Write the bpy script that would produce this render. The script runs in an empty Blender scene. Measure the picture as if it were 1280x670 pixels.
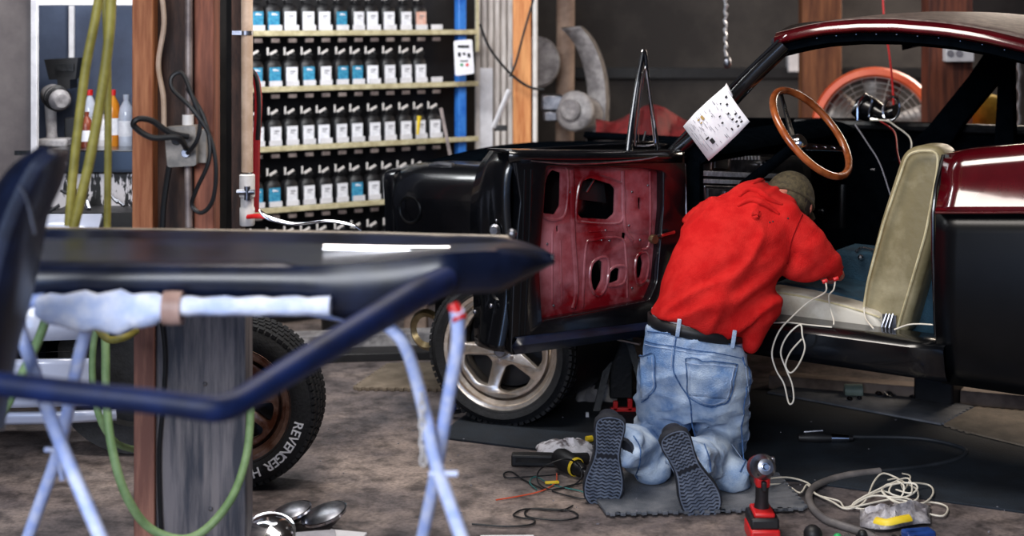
import bpy, bmesh, math, random
from mathutils import Vector, Matrix, noise
from mathutils.bvhtree import BVHTree
random.seed(7)
S = bpy.context.scene
COL = S.collection
PI = math.pi
# ---------------------------------------------------------------- camera, world, lights, exposure
F = 1800.0; H0 = 1.65; HY = 20.0          # focal length in px (1280 wide), eye height, horizon row
cd = bpy.data.cameras.new('camera'); cam = bpy.data.objects.new('camera', cd); COL.objects.link(cam)
cam.location = (0, 0, H0); cam.rotation_euler = (PI/2, 0, 0)
cd.sensor_width = 36; cd.lens = 36*F/1280; cd.shift_y = -(335-HY)/1280
cd.clip_start = .05; cd.clip_end = 100
cd.dof.use_dof = True; cd.dof.focus_distance = 5.1; cd.dof.aperture_fstop = 1.9
S.camera = cam
S.view_settings.view_transform = 'Standard'; S.view_settings.look = 'None'
S.view_settings.exposure = 0.0; S.view_settings.gamma = 1; S.view_settings.use_curve_mapping = False
wd = bpy.data.worlds.new('world'); S.world = wd; wd.use_nodes = True
wd.node_tree.nodes['Background'].inputs[0].default_value = (.30, .45, .8, 1)
wd.node_tree.nodes['Background'].inputs[1].default_value = .5
def area(name, loc, target, sx, sy, power, col):
    l = bpy.data.lights.new(name, 'AREA'); l.shape = 'RECTANGLE'; l.size = sx; l.size_y = sy; l.energy = power; l.color = col
    o = bpy.data.objects.new(name, l); COL.objects.link(o); o.location = loc
    o.rotation_euler = (Vector(target)-Vector(loc)).to_track_quat('-Z', 'Y').to_euler(); return o
area('daylight_through_open_door', (-1.6, -1.5, 3.0), (.4, 5.0, .2), 3.2, 1.6, 330, (.92, .95, 1.0))
area('overhead_lamp', (-.2, 4.3, 3.5), (.3, 5.3, 0), 1.8, 1.0, 95, (1, .93, .86))  # unseen overhead lamp below the closed ceiling, added for light from above
area('low_daylight_left', (-2.9, -1.3, 1.0), (-.6, 3, .7), 1.6, 1.6, 40, (.35, .55, 1.0))
area('back_work_lamp', (3.6, 9.0, 2.2), (1.4, 6.2, .2), 1.6, 1.2, 110, (1, .85, .7))  # unseen workshop lamp, added for the warm lit floor behind the car
area('shelf_fill_light', (-1.2, 5.9, 2.6), (-.8, 7.8, .9), 1.8, .3, 62, (.95, .98, 1))  # unseen fill light, added to brighten the bottle rack and pale boards

# ---------------------------------------------------------------- placement helpers
def Wd(px, py, d): return Vector(((px-640)*d/F, d, H0-(py-HY)*d/F))
def G(px, py, z=0.0):
    d = (H0-z)*F/(py-HY); return Vector(((px-640)*d/F, d, z))
AX = Vector((.822, -.569, 0)).normalized(); AN = Vector((.569, .822, 0)).normalized(); O = Vector((-.05, 5.9, 0))
def CL(b, w, z): return O+AX*b+AN*w+Vector((0, 0, z))
def CP(px, py, w):
    r = Vector(((px-640)/F, 1, -(py-HY)/F)); t = (w+AN.dot(O))/AN.dot(r); return Vector((0, 0, H0))+r*t
def cb(p): q = p-O; return q.dot(AX), q.dot(AN), p.z
def CPL(px, py, w): return cb(CP(px, py, w))

# ---------------------------------------------------------------- materials
def C(r, g, b):
    f = lambda v: (v/255/12.92 if v/255 <= .04045 else ((v/255+.055)/1.055)**2.4)
    return (f(r), f(g), f(b), 1)
MC = {}
def M(name, c1, c2=None, sc=8, rough=.5, metal=0, bump=0, bsc=60, coat=0, spec=.5, lo=.4, hi=.62, rv=0, stretch=None):
    if name in MC: return MC[name]
    m = bpy.data.materials.new(name); m.use_nodes = True; nt = m.node_tree; n = nt.nodes; L = nt.links
    p = n['Principled BSDF']; p.inputs['Roughness'].default_value = rough; p.inputs['Metallic'].default_value = metal
    p.inputs['Coat Weight'].default_value = coat; p.inputs['Coat Roughness'].default_value = .06
    p.inputs['Specular IOR Level'].default_value = spec
    tc = n.new('ShaderNodeTexCoord'); vec = tc.outputs['Object']
    if stretch:
        mp = n.new('ShaderNodeMapping'); mp.inputs['Scale'].default_value = stretch; L.new(vec, mp.inputs[0]); vec = mp.outputs[0]
    nz = n.new('ShaderNodeTexNoise'); nz.inputs['Scale'].default_value = sc; nz.inputs['Detail'].default_value = 6; nz.inputs['Roughness'].default_value = .62
    L.new(vec, nz.inputs['Vector'])
    rp = n.new('ShaderNodeValToRGB'); rp.color_ramp.elements[0].position = lo; rp.color_ramp.elements[1].position = hi
    rp.color_ramp.elements[0].color = c1; rp.color_ramp.elements[1].color = c2 or tuple(min(1, v*1.35+.002) for v in c1[:3])+(1,)
    L.new(nz.outputs['Fac'], rp.inputs[0]); L.new(rp.outputs[0], p.inputs['Base Color'])
    if rv:
        mr = n.new('ShaderNodeMapRange'); mr.inputs[3].default_value = rough-rv; mr.inputs[4].default_value = rough+rv
        L.new(nz.outputs['Fac'], mr.inputs[0]); L.new(mr.outputs[0], p.inputs['Roughness'])
    if bump:
        b = n.new('ShaderNodeBump'); b.inputs['Strength'].default_value = bump; b.inputs['Distance'].default_value = .01
        n2 = n.new('ShaderNodeTexNoise'); n2.inputs['Scale'].default_value = bsc; n2.inputs['Detail'].default_value = 5
        L.new(vec, n2.inputs['Vector']); L.new(n2.outputs['Fac'], b.inputs['Height']); L.new(b.outputs[0], p.inputs['Normal'])
    MC[name] = m; return m
m_black = M('gloss_black_paint', C(5, 6, 9), C(10, 11, 15), rough=.24, coat=.35, spec=.5, sc=5)
m_lowq = M('black_paint_and_shade', C(3, 4, 6), C(6, 7, 10), rough=.3, spec=.3, sc=5)  # black puts the shade on the maroon lower quarter into its colour
m_black2 = M('satin_black_metal', C(9, 10, 13), C(20, 20, 23), rough=.42, sc=14, bump=.15)
m_inner = M('dark_interior_trim', C(3, 5, 8), C(5, 8, 12), rough=.95, spec=.0, sc=20)
m_maroon = M('maroon_paint', C(62, 3, 10), C(80, 6, 16), rough=.16, coat=.8, sc=4)
m_redprimer = M('maroon_panel_pink_sheen', C(96, 6, 16), C(156, 98, 106), rough=.28, coat=.4, sc=4.5, lo=.44, hi=.68, bump=.15, bsc=30)  # maroon paint; the pink tone stands in for reflected sheen
m_roof = M('dusty_roof_vinyl', C(70, 58, 54), C(104, 90, 84), rough=.6, sc=30, bump=.2, bsc=200)
m_chrome = M('chrome', C(215, 215, 222), C(235, 235, 240), rough=.12, metal=1)
m_alu = M('polished_wheel_metal', C(196, 180, 164), C(232, 222, 212), rough=.26, metal=.75, sc=18)
m_foil = M('silver_foil', C(170, 172, 180), C(214, 216, 224), rough=.35, metal=.4, sc=40)
m_steel = M('brushed_steel', C(120, 122, 130), C(165, 165, 172), rough=.35, metal=1, sc=20)
m_rust = M('rusty_rim_metal', C(96, 52, 32), C(170, 140, 124), rough=.38, metal=.75, sc=9)
m_rubber = M('tyre_rubber', C(14, 15, 18), C(25, 26, 30), rough=.75, sc=30, bump=.25, bsc=90)
m_white = M('white_paint', C(206, 204, 208), C(226, 224, 228), rough=.5, sc=12)
m_letter = M('white_tyre_lettering', C(220, 222, 230), C(240, 240, 245), rough=.6)
m_cream = M('cream_shelf_edge', C(176, 164, 128), C(206, 196, 160), rough=.55, sc=25)
m_blue = M('blue_upright_paint', C(28, 96, 190), C(60, 130, 216), rough=.4, sc=12)
m_wood = M('orange_stud_wood', C(150, 84, 48), C(196, 128, 84), rough=.7, sc=6, stretch=(6, 6, .5), bump=.3, bsc=14)
m_wood2 = M('dark_stained_plywood', C(42, 28, 24), C(76, 52, 42), rough=.75, sc=7, stretch=(4, 4, .8), bump=.3, bsc=20)
m_wood3 = M('weathered_grey_wood', C(62, 64, 74), C(128, 122, 124), rough=.7, sc=4, stretch=(7, 7, .6), bump=.5, bsc=9)
m_wood4 = M('pinkish_stud_wood', C(120, 78, 66), C(168, 118, 98), rough=.7, sc=5, stretch=(6, 6, .5), bump=.3, bsc=14)
m_lumber = M('dusty_lumber', C(110, 92, 82), C(158, 138, 124), rough=.8, sc=5, bump=.3, bsc=20)
m_pvc = M('tan_pipe', C(186, 158, 134), C(216, 190, 168), rough=.45, sc=9)
m_pipew = M('off_white_fitting', C(214, 208, 204), C(232, 228, 224), rough=.4)
m_cond = M('grey_conduit', C(112, 100, 98), C(160, 146, 140), rough=.45, metal=.3, sc=10)
m_box = M('grey_junction_box', C(104, 100, 96), C(148, 140, 132), rough=.5, sc=14)
m_cable = M('black_cable', C(10, 11, 14), C(20, 21, 25), rough=.5)
m_redp = M('red_plastic', C(190, 22, 26), C(214, 36, 36), rough=.4)
m_redh = M('red_hose_rubber', C(140, 16, 22), C(170, 26, 32), rough=.5)
m_hose = M('olive_hose', C(120, 112, 44), C(152, 142, 66), rough=.55, sc=15)
m_hoseg = M('pale_green_hose', C(112, 142, 92), C(140, 168, 116), rough=.55, sc=15)
m_navy = M('black_paint_blue_light', C(6, 11, 26), C(18, 28, 54), rough=.34, coat=.0, sc=5, rv=.08)  # black shell paint with bluish daylight put into the colour
m_navyb = M('black_frame_blue_light', C(8, 19, 48), C(14, 34, 82), rough=.5, spec=.3, sc=6)  # black window frame; its blue reflected light is part of the colour
m_stand = M('pale_blue_stand_tube', C(170, 190, 244), C(214, 222, 250), rough=.45, sc=25)
m_foam = M('white_foam_padding', C(186, 202, 240), C(226, 232, 250), rough=.9, sc=16, bump=.6, bsc=40)
m_denim = M('faded_blue_denim', C(108, 142, 190), C(204, 219, 236), rough=.9, sc=7.5, bump=.6, bsc=260, lo=.36, hi=.64, spec=.2)
m_denim_d = M('denim_seam', C(44, 76, 124), C(84, 118, 164), rough=.9, sc=60)
m_thread = M('pale_seam_thread', C(150, 172, 206), C(186, 198, 218), rough=.9, sc=90)
m_hoodie = M('red_sweatshirt_fleece', C(186, 26, 26), C(202, 40, 37), rough=.95, sc=14, bump=.5, bsc=300, spec=.1)
m_skin = M('reddish_skin', C(196, 118, 100), C(214, 140, 120), rough=.55, sc=20)
m_cap = M('olive_brown_cap_cloth', C(58, 50, 34), C(82, 72, 50), rough=.9, sc=60, bump=.4, bsc=200)
m_sole = M('grey_shoe_rubber', C(92, 102, 120), C(124, 134, 152), rough=.75, sc=30, bump=.2)
m_sole_d = M('dark_shoe_rubber', C(22, 25, 33), C(36, 40, 50), rough=.8, sc=30)
m_upper = M('dark_shoe_leather', C(20, 24, 34), C(38, 42, 54), rough=.6, sc=20)
m_seat = M('cream_seat_vinyl', C(170, 160, 140), C(208, 202, 188), rough=.45, sc=5, bump=.15, bsc=20, lo=.35, hi=.55)
m_seatb = M('aged_seat_vinyl', C(122, 112, 82), C(160, 150, 120), rough=.4, sc=5, bump=.2, bsc=26)
m_teal = M('dark_teal_upholstery', C(14, 44, 60), C(26, 62, 80), rough=.85, sc=12, bump=.4, bsc=150)
m_swood = M('varnished_wood', C(120, 56, 24), C(176, 96, 50), rough=.25, coat=.6, sc=10)
m_paper = M('printed_paper', C(218, 214, 220), C(232, 230, 234), rough=.8)
m_ink = M('black_ink', C(22, 22, 26), rough=.8)
m_inkg = M('grey_ink', C(120, 118, 126), rough=.8)
m_tan = M('tan_ink', C(150, 120, 60), rough=.8)
m_wire = M('white_wire_insulation', C(214, 206, 190), C(230, 224, 210), rough=.5)
m_mat = M('dark_floor_sheet', C(12, 19, 28), C(22, 32, 43), rough=.8, sc=5, bump=.3, bsc=120)
m_matg = M('grey_foam_tile', C(84, 88, 96), C(112, 114, 120), rough=.85, sc=9, bump=.4, bsc=200)
m_matb = M('brown_foam_tile', C(110, 98, 84), C(138, 124, 108), rough=.85, sc=9, bump=.4, bsc=200)
m_bag = M('crinkled_grey_plastic', C(120, 116, 122), C(190, 186, 190), rough=.3, sc=18, bump=.8, bsc=40)
m_yel = M('yellow_plastic', C(220, 186, 30), C(240, 210, 60), rough=.45)
m_rag = M('stained_white_rag', C(120, 110, 112), C(226, 222, 228), rough=.95, sc=22, bump=.5, bsc=80, lo=.38, hi=.5)
m_orange = M('orange_fan_shroud', C(224, 84, 44), C(240, 110, 66), rough=.45, sc=6)
m_grill = M('grey_fan_grill', C(120, 116, 114), C(160, 154, 150), rough=.4, metal=.6)
m_cab = M('pinkish_grey_cabinet', C(92, 84, 84), C(112, 104, 102), rough=.6, sc=4)
m_cabin = M('blue_grey_cabinet_back', C(46, 54, 74), C(66, 76, 98), rough=.6, sc=3)
m_greyobj = M('grey_cast_metal', C(120, 116, 118), C(170, 166, 166), rough=.5, sc=14, bump=.3)
m_dark = M('dark_plastic', C(16, 16, 19), C(30, 29, 31), rough=.5)
m_dred = M('dark_red_cloth', C(92, 14, 18), C(132, 30, 32), rough=.8, sc=6, bump=.5, bsc=12)
m_lab = M('white_bottle_label', C(222, 222, 228), C(240, 240, 244), rough=.6, sc=30)
m_labb = M('blue_bottle_label', C(36, 120, 160), C(70, 158, 190), rough=.6, sc=60)
m_labp = M('peach_bottle_label', C(214, 160, 140), C(226, 190, 176), rough=.6, sc=40)
m_brown = M('brown_bottle_plastic', C(100, 40, 24), C(126, 56, 34), rough=.35)
m_amber = M('amber_liquid', C(190, 110, 20), C(214, 140, 40), rough=.2)
m_clear = M('clear_plastic', C(170, 176, 190), C(200, 206, 220), rough=.1)
m_blued = M('blue_jack_paint', C(24, 52, 116), C(40, 76, 150), rough=.4)
m_brass = M('brassy_metal', C(120, 104, 74), C(160, 146, 116), rough=.3, metal=.9)
m_blkwht = M('paint_splashed_white', C(18, 18, 20), C(204, 200, 204), rough=.6, sc=7, lo=.44, hi=.47, stretch=(3, 3, .9))
# floor
def floor_mat():
    m = bpy.data.materials.new('stained_concrete'); m.use_nodes = True; nt = m.node_tree; n = nt.nodes; L = nt.links; p = n['Principled BSDF']
    tc = n.new('ShaderNodeTexCoord')
    def nz(s, d=8, r=.65):
        a = n.new('ShaderNodeTexNoise'); a.inputs['Scale'].default_value = s; a.inputs['Detail'].default_value = d; a.inputs['Roughness'].default_value = r
        L.new(tc.outputs['Object'], a.inputs['Vector']); return a
    def ramp(src, e):
        r = n.new('ShaderNodeValToRGB'); r.color_ramp.elements[0].position = e[0][0]; r.color_ramp.elements[0].color = e[0][1]
        r.color_ramp.elements[1].position = e[-1][0]; r.color_ramp.elements[1].color = e[-1][1]
        for q in e[1:-1]:
            x = r.color_ramp.elements.new(q[0]); x.color = q[1]
        L.new(src, r.inputs[0]); return r
    a = nz(1.3); r1 = ramp(a.outputs['Fac'], [(.34, C(74, 72, 78)), (.5, C(134, 122, 120)), (.64, C(182, 164, 154))])
    b = nz(11); r2 = ramp(b.outputs['Fac'], [(.36, C(96, 96, 100)), (.56, C(235, 235, 235))])
    mx = n.new('ShaderNodeMixRGB'); mx.blend_type = 'MULTIPLY'; mx.inputs[0].default_value = .8
    L.new(r1.outputs[0], mx.inputs[1]); L.new(r2.outputs[0], mx.inputs[2])
    c = nz(70, 3); r3 = ramp(c.outputs['Fac'], [(.3, C(150, 150, 150)), (.6, C(255, 255, 255))])
    m2 = n.new('ShaderNodeMixRGB'); m2.blend_type = 'MULTIPLY'; m2.inputs[0].default_value = .6
    L.new(mx.outputs[0], m2.inputs[1]); L.new(r3.outputs[0], m2.inputs[2]); L.new(m2.outputs[0], p.inputs['Base Color'])
    p.inputs['Roughness'].default_value = .55
    bp = n.new('ShaderNodeBump'); bp.inputs['Strength'].default_value = .25; bp.inputs['Distance'].default_value = .01
    L.new(b.outputs['Fac'], bp.inputs['Height']); L.new(bp.outputs[0], p.inputs['Normal']); return m
m_floor = floor_mat()
m_wall = M('dark_brown_grey_wall', C(46, 43, 43), C(66, 62, 60), rough=.85, sc=2.5, bump=.2)
m_wallg = M('dim_side_wall', C(50, 50, 54), C(70, 68, 70), rough=.85, sc=2.5)

# ---------------------------------------------------------------- mesh helpers
WM = {}
def inv(o): return WM.get(o.name, Matrix.Identity(4)).inverted()
class MB:
    def __init__(s): s.v = []; s.f = []
    def add(s, v, f):
        k = len(s.v); s.v += [Vector(a) for a in v]; s.f += [tuple(i+k for i in q) for q in f]; return s
    def box(s, c, sz, R=None):
        R = R or Matrix.Identity(3); c = Vector(c)
        v = [c+R@Vector((x*sz[0]/2, y*sz[1]/2, z*sz[2]/2)) for x in (-1, 1) for y in (-1, 1) for z in (-1, 1)]
        return s.add(v, [(0, 1, 3, 2), (4, 6, 7, 5), (0, 4, 5, 1), (2, 3, 7, 6), (0, 2, 6, 4), (1, 5, 7, 3)])
    def tube(s, pts, r, n=10, smooth=3, closed=False, cap=True, flat=1.0, up=None):
        P = [Vector(p) for p in pts]
        if smooth > 1 and len(P) > 2: P, r = catmull(P, r, smooth, closed)
        if not isinstance(r, (list, tuple)): r = [r]*len(P)
        N = len(P); base = len(s.v); nrm = None
        for i in range(N):
            a = P[(i-1) % N] if (closed or i > 0) else P[i]; b = P[(i+1) % N] if (closed or i < N-1) else P[i]
            t = (b-a); t = t.normalized() if t.length > 1e-9 else Vector((0, 0, 1))
            if up is not None: nrm = Vector(up)
            if nrm is None: nrm = t.orthogonal()
            nrm = (nrm-t*nrm.dot(t))
            nrm = nrm.normalized() if nrm.length > 1e-6 else t.orthogonal().normalized()
            bn = t.cross(nrm)
            for k in range(n):
                q = 2*PI*k/n; s.v.append(P[i]+nrm*math.cos(q)*r[i]+bn*math.sin(q)*r[i]*flat)
        for i in range(N if closed else N-1):
            for k in range(n):
                a = base+i*n+k; b = base+i*n+(k+1) % n; c = base+((i+1) % N)*n+(k+1) % n; d = base+((i+1) % N)*n+k
                s.f.append((a, b, c, d))
        if cap and not closed:
            s.f.append(tuple(base+k for k in reversed(range(n)))); s.f.append(tuple(base+(N-1)*n+k for k in range(n)))
        return s
    def lathe(s, prof, org, axis, n=32, closed=False, up=None):
        axis = Vector(axis).normalized(); u = (Vector(up) if up else axis.orthogonal()); u = (u-axis*u.dot(axis)).normalized(); v = axis.cross(u); base = len(s.v); m = len(prof); org = Vector(org)
        for r, h in prof:
            for k in range(n):
                q = 2*PI*k/n; s.v.append(org+axis*h+(u*math.cos(q)+v*math.sin(q))*max(r, 1e-4))
        for i in range(m if closed else m-1):
            j = (i+1) % m
            for k in range(n): s.f.append((base+i*n+k, base+i*n+(k+1) % n, base+j*n+(k+1) % n, base+j*n+k))
        return s
    def grid(s, rows, closed_u=False):
        base = len(s.v); m = len(rows[0])
        for r in rows: s.v += [Vector(p) for p in r]
        for i in range(len(rows)-1):
            for j in range(m-1): s.f.append((base+i*m+j, base+i*m+j+1, base+(i+1)*m+j+1, base+(i+1)*m+j))
            if closed_u: s.f.append((base+i*m+m-1, base+i*m, base+(i+1)*m, base+(i+1)*m+m-1))
        return s
    def prism(s, poly, off):
        n = len(poly); off = Vector(off); a = [Vector(p) for p in poly]
        return s.add(a+[p+off for p in a], [tuple(reversed(range(n))), tuple(range(n, 2*n))]+[(i, (i+1) % n, n+(i+1) % n, n+i) for i in range(n)])
    def loft(s, st, n=20):   # stations: (centre, side vector incl. radius, depth vector incl. radius)
        base = len(s.v)
        for c, a, b in st:
            for k in range(n):
                q = 2*PI*k/n; s.v.append(Vector(c)+Vector(a)*math.cos(q)+Vector(b)*math.sin(q))
        for i in range(len(st)-1):
            for k in range(n): s.f.append((base+i*n+k, base+i*n+(k+1) % n, base+(i+1)*n+(k+1) % n, base+(i+1)*n+k))
        s.f.append(tuple(base+k for k in reversed(range(n)))); s.f.append(tuple(base+(len(st)-1)*n+k for k in range(n)))
        return s
    def ball(s, c, r, n=16, sq=(1, 1, 1), R=None):
        rows = []; R = R or Matrix.Identity(3)
        for i in range(n//2+1):
            p = PI*i/(n//2); rows.append([Vector(c)+R@Vector((r*sq[0]*math.sin(p)*math.cos(2*PI*k/n), r*sq[1]*math.sin(p)*math.sin(2*PI*k/n), r*sq[2]*math.cos(p))) for k in range(n)])
        return s.grid(rows, True)
    def mesh(s, name='m'):
        me = bpy.data.meshes.new(name); me.from_pydata(s.v, [], s.f); me.update()
        bm = bmesh.new(); bm.from_mesh(me); bmesh.ops.remove_doubles(bm, verts=bm.verts, dist=1e-5)
        bmesh.ops.recalc_face_normals(bm, faces=bm.faces); bm.to_mesh(me); bm.free(); return me
def catmull(P, r, k, closed):
    N = len(P); out = []; ro = []; rl = r if isinstance(r, (list, tuple)) else [r]*N
    for i in range(N if closed else N-1):
        g = lambda j: P[j % N] if closed else P[max(0, min(N-1, j))]
        p0, p1, p2, p3 = g(i-1), g(i), g(i+1), g(i+2)
        for q in range(k):
            t = q/k; out.append(.5*((2*p1)+(p2-p0)*t+(2*p0-5*p1+4*p2-p3)*t*t+(3*p1-p0-3*p2+p3)*t**3))
            ro.append(rl[i]*(1-t)+rl[(i+1) % N]*t)
    if not closed: out.append(P[-1]); ro.append(rl[-1])
    return out, ro
def obj(name, mb, mat, parent=None, bevel=0, smooth=40, solid=0, sub=0, seg=2, label=None):
    me = mb.mesh(name) if isinstance(mb, MB) else mb
    if mat: me.materials.append(mat)
    if smooth: me.shade_smooth(); me.set_sharp_from_angle(angle=math.radians(smooth))
    o = bpy.data.objects.new(name, me); COL.objects.link(o)
    if solid:
        md = o.modifiers.new('solid', 'SOLIDIFY'); md.thickness = solid; md.offset = 0
    if bevel:
        md = o.modifiers.new('bevel', 'BEVEL'); md.width = bevel; md.segments = seg; md.limit_method = 'ANGLE'; md.angle_limit = math.radians(35); md.harden_normals = False
    if sub:
        md = o.modifiers.new('sub', 'SUBSURF'); md.levels = sub; md.render_levels = sub
    if parent: o.parent = parent; o.matrix_parent_inverse = inv(parent)
    if label: o['label'] = label
    return o
def thing(name, label, cat, loc, group=None, rz=0):
    o = bpy.data.objects.new(name, None); o.empty_display_size = .1; COL.objects.link(o)
    o.location = loc; o.rotation_euler = (0, 0, rz); WM[o.name] = Matrix.LocRotScale(Vector(loc), Matrix.Rotation(rz, 3, 'Z').to_quaternion(), None)
    o['label'] = label; o['category'] = cat
    if group: o['group'] = group
    return o
def tag(o, label, cat, group=None, kind=None):
    vs = o.data.vertices
    if len(vs):
        mn = Vector([min(v.co[i] for v in vs) for i in range(3)]); mx = Vector([max(v.co[i] for v in vs) for i in range(3)])
        c = Vector(((mn.x+mx.x)/2, (mn.y+mx.y)/2, mn.z)); o.data.transform(Matrix.Translation(-c)); o.location = c; WM[o.name] = Matrix.Translation(c)
    o['label'] = label; o['category'] = cat
    if group: o['group'] = group
    if kind: o['kind'] = kind
    return o
def struct(name, mb, mat, **k):
    o = obj(name, mb, mat, **k); o['kind'] = 'structure'; return o
def bake(o):          # evaluate modifiers into a plain mesh
    dg = bpy.context.evaluated_depsgraph_get(); return bpy.data.meshes.new_from_object(o.evaluated_get(dg))
def plate(outer, holes, th, bev, mapf, res=1):   # flat sheet with holes; mapf(x, y, z) -> world
    cu = bpy.data.curves.new('t', 'CURVE'); cu.dimensions = '2D'; cu.fill_mode = 'BOTH'; cu.extrude = th/2; cu.bevel_depth = bev; cu.bevel_resolution = res
    for pl in [outer]+holes:
        sp = cu.splines.new('POLY'); sp.points.add(len(pl)-1); sp.use_cyclic_u = True
        for i, p in enumerate(pl): sp.points[i].co = (p[0], p[1], 0, 1)
    o = bpy.data.objects.new('t', cu); COL.objects.link(o); me = bake(o); bpy.data.objects.remove(o)
    for v in me.vertices: v.co = mapf(*v.co)
    me.materials.clear(); bm = bmesh.new(); bm.from_mesh(me); bmesh.ops.remove_doubles(bm, verts=bm.verts, dist=1e-5); bmesh.ops.recalc_face_normals(bm, faces=bm.faces); bm.to_mesh(me); bm.free()
    return me
def text_mesh(txt, size, ext, mapf, align='CENTER'):
    cu = bpy.data.curves.new('t', 'FONT'); cu.body = txt; cu.size = size; cu.extrude = ext; cu.align_x = align; cu.offset = size*.012
    o = bpy.data.objects.new('t', cu); COL.objects.link(o); me = bake(o); bpy.data.objects.remove(o)
    for v in me.vertices: v.co = mapf(*v.co)
    me.materials.clear(); return me
def rpoly(pts, r=.02, k=4):   # round polygon corners
    out = []; n = len(pts)
    for i in range(n):
        p = Vector(pts[i][:2]); a = Vector(pts[i-1][:2]); b = Vector(pts[(i+1) % n][:2])
        ra = min(r, (a-p).length*.45); rb = min(r, (b-p).length*.45); s = p+(a-p).normalized()*ra; e = p+(b-p).normalized()*rb
        for q in range(k+1):
            t = q/k; out.append(tuple(s*(1-t)**2+p*2*t*(1-t)+e*t*t))
    return out
def dup(o, loc=None, parent=None):
    c = o.copy(); COL.objects.link(c)
    if parent: c.parent = parent
    if loc is not None: c.location = loc
    for ch in list(o.children): dup(ch, None, c)
    return c
def Rz(a): return Matrix.Rotation(a, 3, 'Z')
def frame(x, z=(0, 0, 1)):
    x = Vector(x).normalized(); z = Vector(z); z = (z-x*z.dot(x)).normalized(); y = z.cross(x); return Matrix((x, y, z)).transposed()
RC = frame(AX)
# ================================================================ setting
fl = struct('floor', MB().box((0.4, 4, -.05), (11, 17, .1)), m_floor)
struct('wall_back', MB().box((.4, 9.9, 1.9), (11, .1, 3.8)), m_wall)
struct('wall_left', MB().box((-4.2, 4, 1.9), (.1, 13, 3.8)), m_wallg)
struct('wall_right', MB().box((5.2, 4, 1.9), (.1, 13, 3.8)), m_wall)
struct('ceiling', MB().box((.5, 4.6, 3.85), (9.6, 12, .1)), m_wall)
d = 9.7
struct('trim_1', MB().box(Wd(820, 91, 9.82), (4.6, .06, .07)), m_black2)
d = 8.35
pnl = MB()
for i in range(6):
    x0 = Wd(594+i*8, 0, d).x; pnl.box((x0+.018, d, 1.3), (.026, .05, 2.6)); pnl.box((x0+.018, d+.05, 1.3), (.04, .05, 2.6))
struct('trim_2', pnl, M('pale_painted_boards', C(176, 166, 160), C(220, 212, 206), rough=.6, sc=5, stretch=(3, 3, .7)), bevel=.004)

# wooden posts
def post(name, x0, x1, yb, d, mat, label, dep=.09, top=2.9, z0=0):
    a = Wd(x0, 0, d).x; b = Wd(x1, 0, d).x
    o = obj(name, MB().box(((a+b)/2, d+dep/2, (top+z0)/2), (b-a, dep, top-z0)), mat, bevel=.004); return tag(o, label, 'post')
th = thing('wooden_post', 'tall built-up wooden post of an orange stud, dark plywood and grey weathered board', 'post', (Wd(236, 0, 4.3).x, 4.35, 0))
def pbox(x0, x1, y0, y1, d, dep): # box from pixel rect at depth d
    p = Wd(x0, y1, d); q = Wd(x1, y0, d); return MB().box(((p.x+q.x)/2, d+dep/2, (p.z+q.z)/2), (q.x-p.x, dep, q.z-p.z))
obj('stud', MB().box(((Wd(165, 0, 4.28).x+Wd(191, 0, 4.28).x)/2, 4.33, 2.35), (Wd(191, 0, 4.28).x-Wd(165, 0, 4.28).x, .1, 2.9)), m_wood, th, bevel=.003)
obj('stud', MB().box(((Wd(167, 0, 4.28).x+Wd(193, 0, 4.28).x)/2, 4.33, .45), (Wd(193, 0, 4.28).x-Wd(167, 0, 4.28).x, .1, .9)), m_wood4, th, bevel=.003)
obj('plywood_face', MB().box(((Wd(191, 0, 4.34).x+Wd(242, 0, 4.34).x)/2, 4.37, 2.35), (Wd(242, 0, 4.34).x-Wd(191, 0, 4.34).x, .06, 2.9)), m_wood2, th, bevel=.002)
obj('stud', MB().box(((Wd(242, 0, 4.3).x+Wd(267, 0, 4.3).x)/2, 4.35, 2.35), (Wd(267, 0, 4.3).x-Wd(242, 0, 4.3).x, .09, 2.9)), M('reddish_stud_wood', C(104, 56, 40), C(150, 88, 64), rough=.7, sc=6, stretch=(6, 6, .5), bump=.3, bsc=14), th, bevel=.003)
obj('board', MB().box(((Wd(193, 0, 4.3).x+Wd(307, 0, 4.3).x)/2, 4.36, .45), (Wd(307, 0, 4.3).x-Wd(193, 0, 4.3).x, .12, .9)), m_wood3, th, bevel=.004)
bolt = MB()
for (px, py) in ((199, 589), (263, 636), (256, 480)): bolt.ball(Wd(px, py, 4.295), .007, 8)
obj('bolt_heads', bolt, m_steel, th)
def full(x0, x1, d, dep, top=3.8):
    a = Wd(x0, 0, d).x; b = Wd(x1, 0, d).x; return MB().box(((a+b)/2, d+dep/2, top/2), (b-a, dep, top))
def upto(px, d, top=3.8): return Vector(((px-640)*d/F, d, top))
# conduit + junction box on the post
cn = thing('electrical_box', 'grey junction box with two round outlets on grey conduit, fixed to the wooden post', 'electrical box', Wd(228, 182, 4.27))
mp = lambda x, y, z: Wd(x, y, 4.26)+Vector((0, -z, 0))
obj('box', plate(rpoly([(208, 158), (247, 156), (248, 206), (212, 208)], 4), [], .05, .004, mp), m_box, cn)
obj('box_side', MB().box(Wd(254, 182, 4.29), (.03, .05, .1)), m_box, cn, bevel=.003)
for (px, py) in ((221, 175), (233, 191)):
    obj('outlet', MB().lathe([(.001, .012), (.012, .012), (.015, .006), (.015, 0)], Wd(px, py, 4.235)+Vector((0, 0.0, 0)), (0, -1, 0), 20), m_steel if py > 180 else m_dark, cn)
for z0, z1 in ((-880, 150), (206, 284)):
    obj('conduit', MB().tube([Wd(235, z0, 4.28), Wd(236, z1, 4.28)], .011, 12), m_cond, cn)
obj('conduit_collar', MB().lathe([(.012, 0), (.017, 0), (.017, .03), (.012, .03)], Wd(235, 156, 4.28), (0, 0, 1), 16), m_pipew, cn)
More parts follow.
